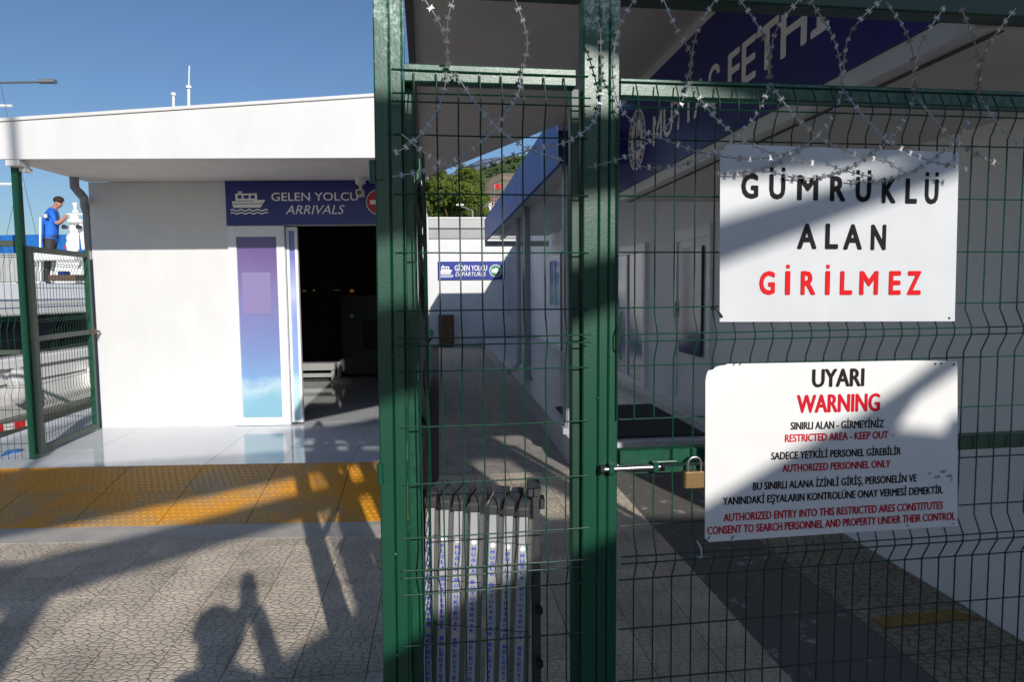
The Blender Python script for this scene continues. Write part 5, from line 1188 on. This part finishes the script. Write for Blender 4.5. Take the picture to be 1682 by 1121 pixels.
# hillside
def hill_mat():
    m = mat('pine_hillside', (.05, .08, .02), .9); n = m.node_tree.nodes; l = m.node_tree.links; b = n['Principled BSDF']
    ge = n.new('ShaderNodeNewGeometry'); t = n.new('ShaderNodeTexNoise'); t.inputs['Scale'].default_value = .06; t.inputs['Detail'].default_value = 12; t.inputs['Roughness'].default_value = .75; l.new(ge.outputs['Position'], t.inputs['Vector'])
    r = n.new('ShaderNodeValToRGB'); e = r.color_ramp.elements; e[0].position = .4; e[0].color = (.035, .06, .015, 1); e[1].position = .58; e[1].color = (.12, .15, .05, 1); q = e.new(.70); q.color = (.34, .27, .22, 1)
    l.new(t.outputs['Fac'], r.inputs[0]); l.new(r.outputs[0], b.inputs['Base Color']); return m
def hill(name, Y, pts, depth, m_, rough, seed, nx=120, ny=40):
    rr = random.Random(seed); P = [atY(x, y, Y) for x, y in pts]
    ph_ = [rr.uniform(0, 6.28) for _ in range(12)]
    def H(x):
        for a, b_ in zip(P[:-1], P[1:]):
            if a.x <= x <= b_.x: return a.z+(b_.z-a.z)*(x-a.x)/(b_.x-a.x)
        return P[0].z if x < P[0].x else P[-1].z
    mb = MB(); x0, x1 = P[0].x, P[-1].x; vs = []
    for j in range(ny+1):
        for i in range(nx+1):
            x = x0+(x1-x0)*i/nx; t = j/ny; y = Y-depth+depth*1.25*t; s_ = min(1, y/Y)**2.4
            n_ = sum(math.sin(x*(k+1)*.9/rough+ph_[k])*math.cos(y*(k+1)*.7/rough+ph_[-k])/(k+1) for k in range(6))
            vs.append(W(x, y, -2+(H(x)+2)*s_+n_*rough*.05*s_))
    mb.add(vs, [(j*(nx+1)+i, j*(nx+1)+i+1, (j+1)*(nx+1)+i+1, (j+1)*(nx+1)+i) for j in range(ny) for i in range(nx)])
    o = struct(mb.build(name, m_, recalc=False, smooth=True))
    if name == 'hills':
        pb_ = MB()
        for i in range(5200):
            k = rr.randrange(nx*ny//3, nx*ny); j_, i_ = divmod(k, nx); 
            if (math.sin(i_*.35+j_*.2)+math.sin(j_*.5-i_*.13)+rr.uniform(-1, 1.5)) < 0: continue
            a_, b__ = vs[j_*(nx+1)+i_], vs[(j_+1)*(nx+1)+i_+1]; P_ = W(rr.uniform(a_.x, b__.x), rr.uniform(a_.y, b__.y), (a_.z+b__.z)/2-.6)
            r_ = rr.uniform(1.2, 2.8); h_ = rr.uniform(2.6, 5); n5 = 5; q = len(pb_.v)
            pb_.v += [P_+W(r_*math.cos(t_*1.2566)*rr.uniform(.7, 1.2), r_*math.sin(t_*1.2566)*rr.uniform(.7, 1.2), h_*.35) for t_ in range(5)]+[P_+W(rr.uniform(-.5, .5), 0, h_), P_]
            pb_.f += [(q+t_, q+(t_+1) % 5, q+5) for t_ in range(5)]+[(q+(t_+1) % 5, q+t_, q+6) for t_ in range(5)]; pb_.m += [0]*10
        pw2 = pb_.build('pine_wood', leaf_mat('pine_green', (.022, .045, .012), (.06, .085, .02)), recalc=False); tag(pw2, 'scattered pines covering the hillside beyond the passage', 'pine wood', kind='stuff')
    return o
hill('hills', 420, [(300, 400), (560, 340), (700, 306), (745, 300), (766, 294), (790, 287), (818, 277), (856, 270), (880, 262), (920, 255), (1100, 250), (1500, 300)], 230, hill_mat(), 60, 4)
mountain_m = mat('haze_blue_mountain', (.16, .22, .33), .95, noise=.25, nscale=.004)  # blue haze of distance is put into the rock colour
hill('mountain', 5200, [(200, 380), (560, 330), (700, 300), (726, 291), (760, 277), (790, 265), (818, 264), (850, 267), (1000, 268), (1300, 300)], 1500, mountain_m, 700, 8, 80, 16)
hill('rocky_slope', 210, [(740, 360), (785, 322), (800, 300), (822, 288), (845, 288), (870, 300), (960, 330)], 60, mat('pinkish_rock', (.36, .25, .19), .9, noise=.4, nscale=.35, c2=(.10, .11, .04)), 40, 11, 70, 40)
# houses on the slope and a flag
for i, (x0_, y0_, x1_, y1_, lab) in enumerate(((794, 362, 806, 334, 'white house at the foot of the hill beside the tree'), (770, 345, 778, 332, 'small pale house half hidden by the tree'), (806, 340, 816, 326, 'pink walled house higher on the slope below the flag'))):
    P = atY(x0_, y0_, 110); Q = atY(x1_, y1_, 110); t = thing('hillside_house', lab, 'house', P, 'houses on the slope beyond the passage')
    m = MB(); m.box(W, P.x, Q.x, 110, 116, P.z-6, Q.z-.3); m.build('wall', wall_w if i != 2 else mat('pink_render', (.42, .28, .22), .8), t)
    m = MB(); m.box(W, P.x-.15, Q.x+.15, 109.8, 116.2, Q.z-.299, Q.z-.05); m.build('roof', mat('terracotta_roof', (.3, .1, .06), .8) if i else trim, t)
    for k in range(2):
        for r_ in range(2):
            a_ = P.x+(Q.x-P.x)*(.2+.42*k); z_ = P.z+(Q.z-P.z)*(.25+.38*r_); m = MB(); m.box(W, a_, a_+.22, 109.95, 109.998, z_, z_+.4); m.build('window', ywin, t)
fl = thing('red_flag', 'red flag on a pole on the rocky slope', 'flag', atY(813, 330, 105))
P = atY(812, 330, 105); Q = atY(812, 302, 105); m = MB(); m.tube([W(P.x, 105, P.z-6), Q], .06, 6); m.build('pole', steel, fl)
m = MB(); rw = .9; vs = []
for k in range(7):
    a_ = k/6; vs += [W(Q.x+a_*rw, 105+.12*math.sin(a_*6), Q.z-.7-.1*a_), W(Q.x+a_*rw, 105+.12*math.sin(a_*6), Q.z-.1*a_)]
m.add(vs, [(2*k, 2*k+2, 2*k+3, 2*k+1) for k in range(6)]); o = m.build('cloth', redt, fl, recalc=False); sm = o.modifiers.new('t', 'SOLIDIFY'); sm.thickness = .02
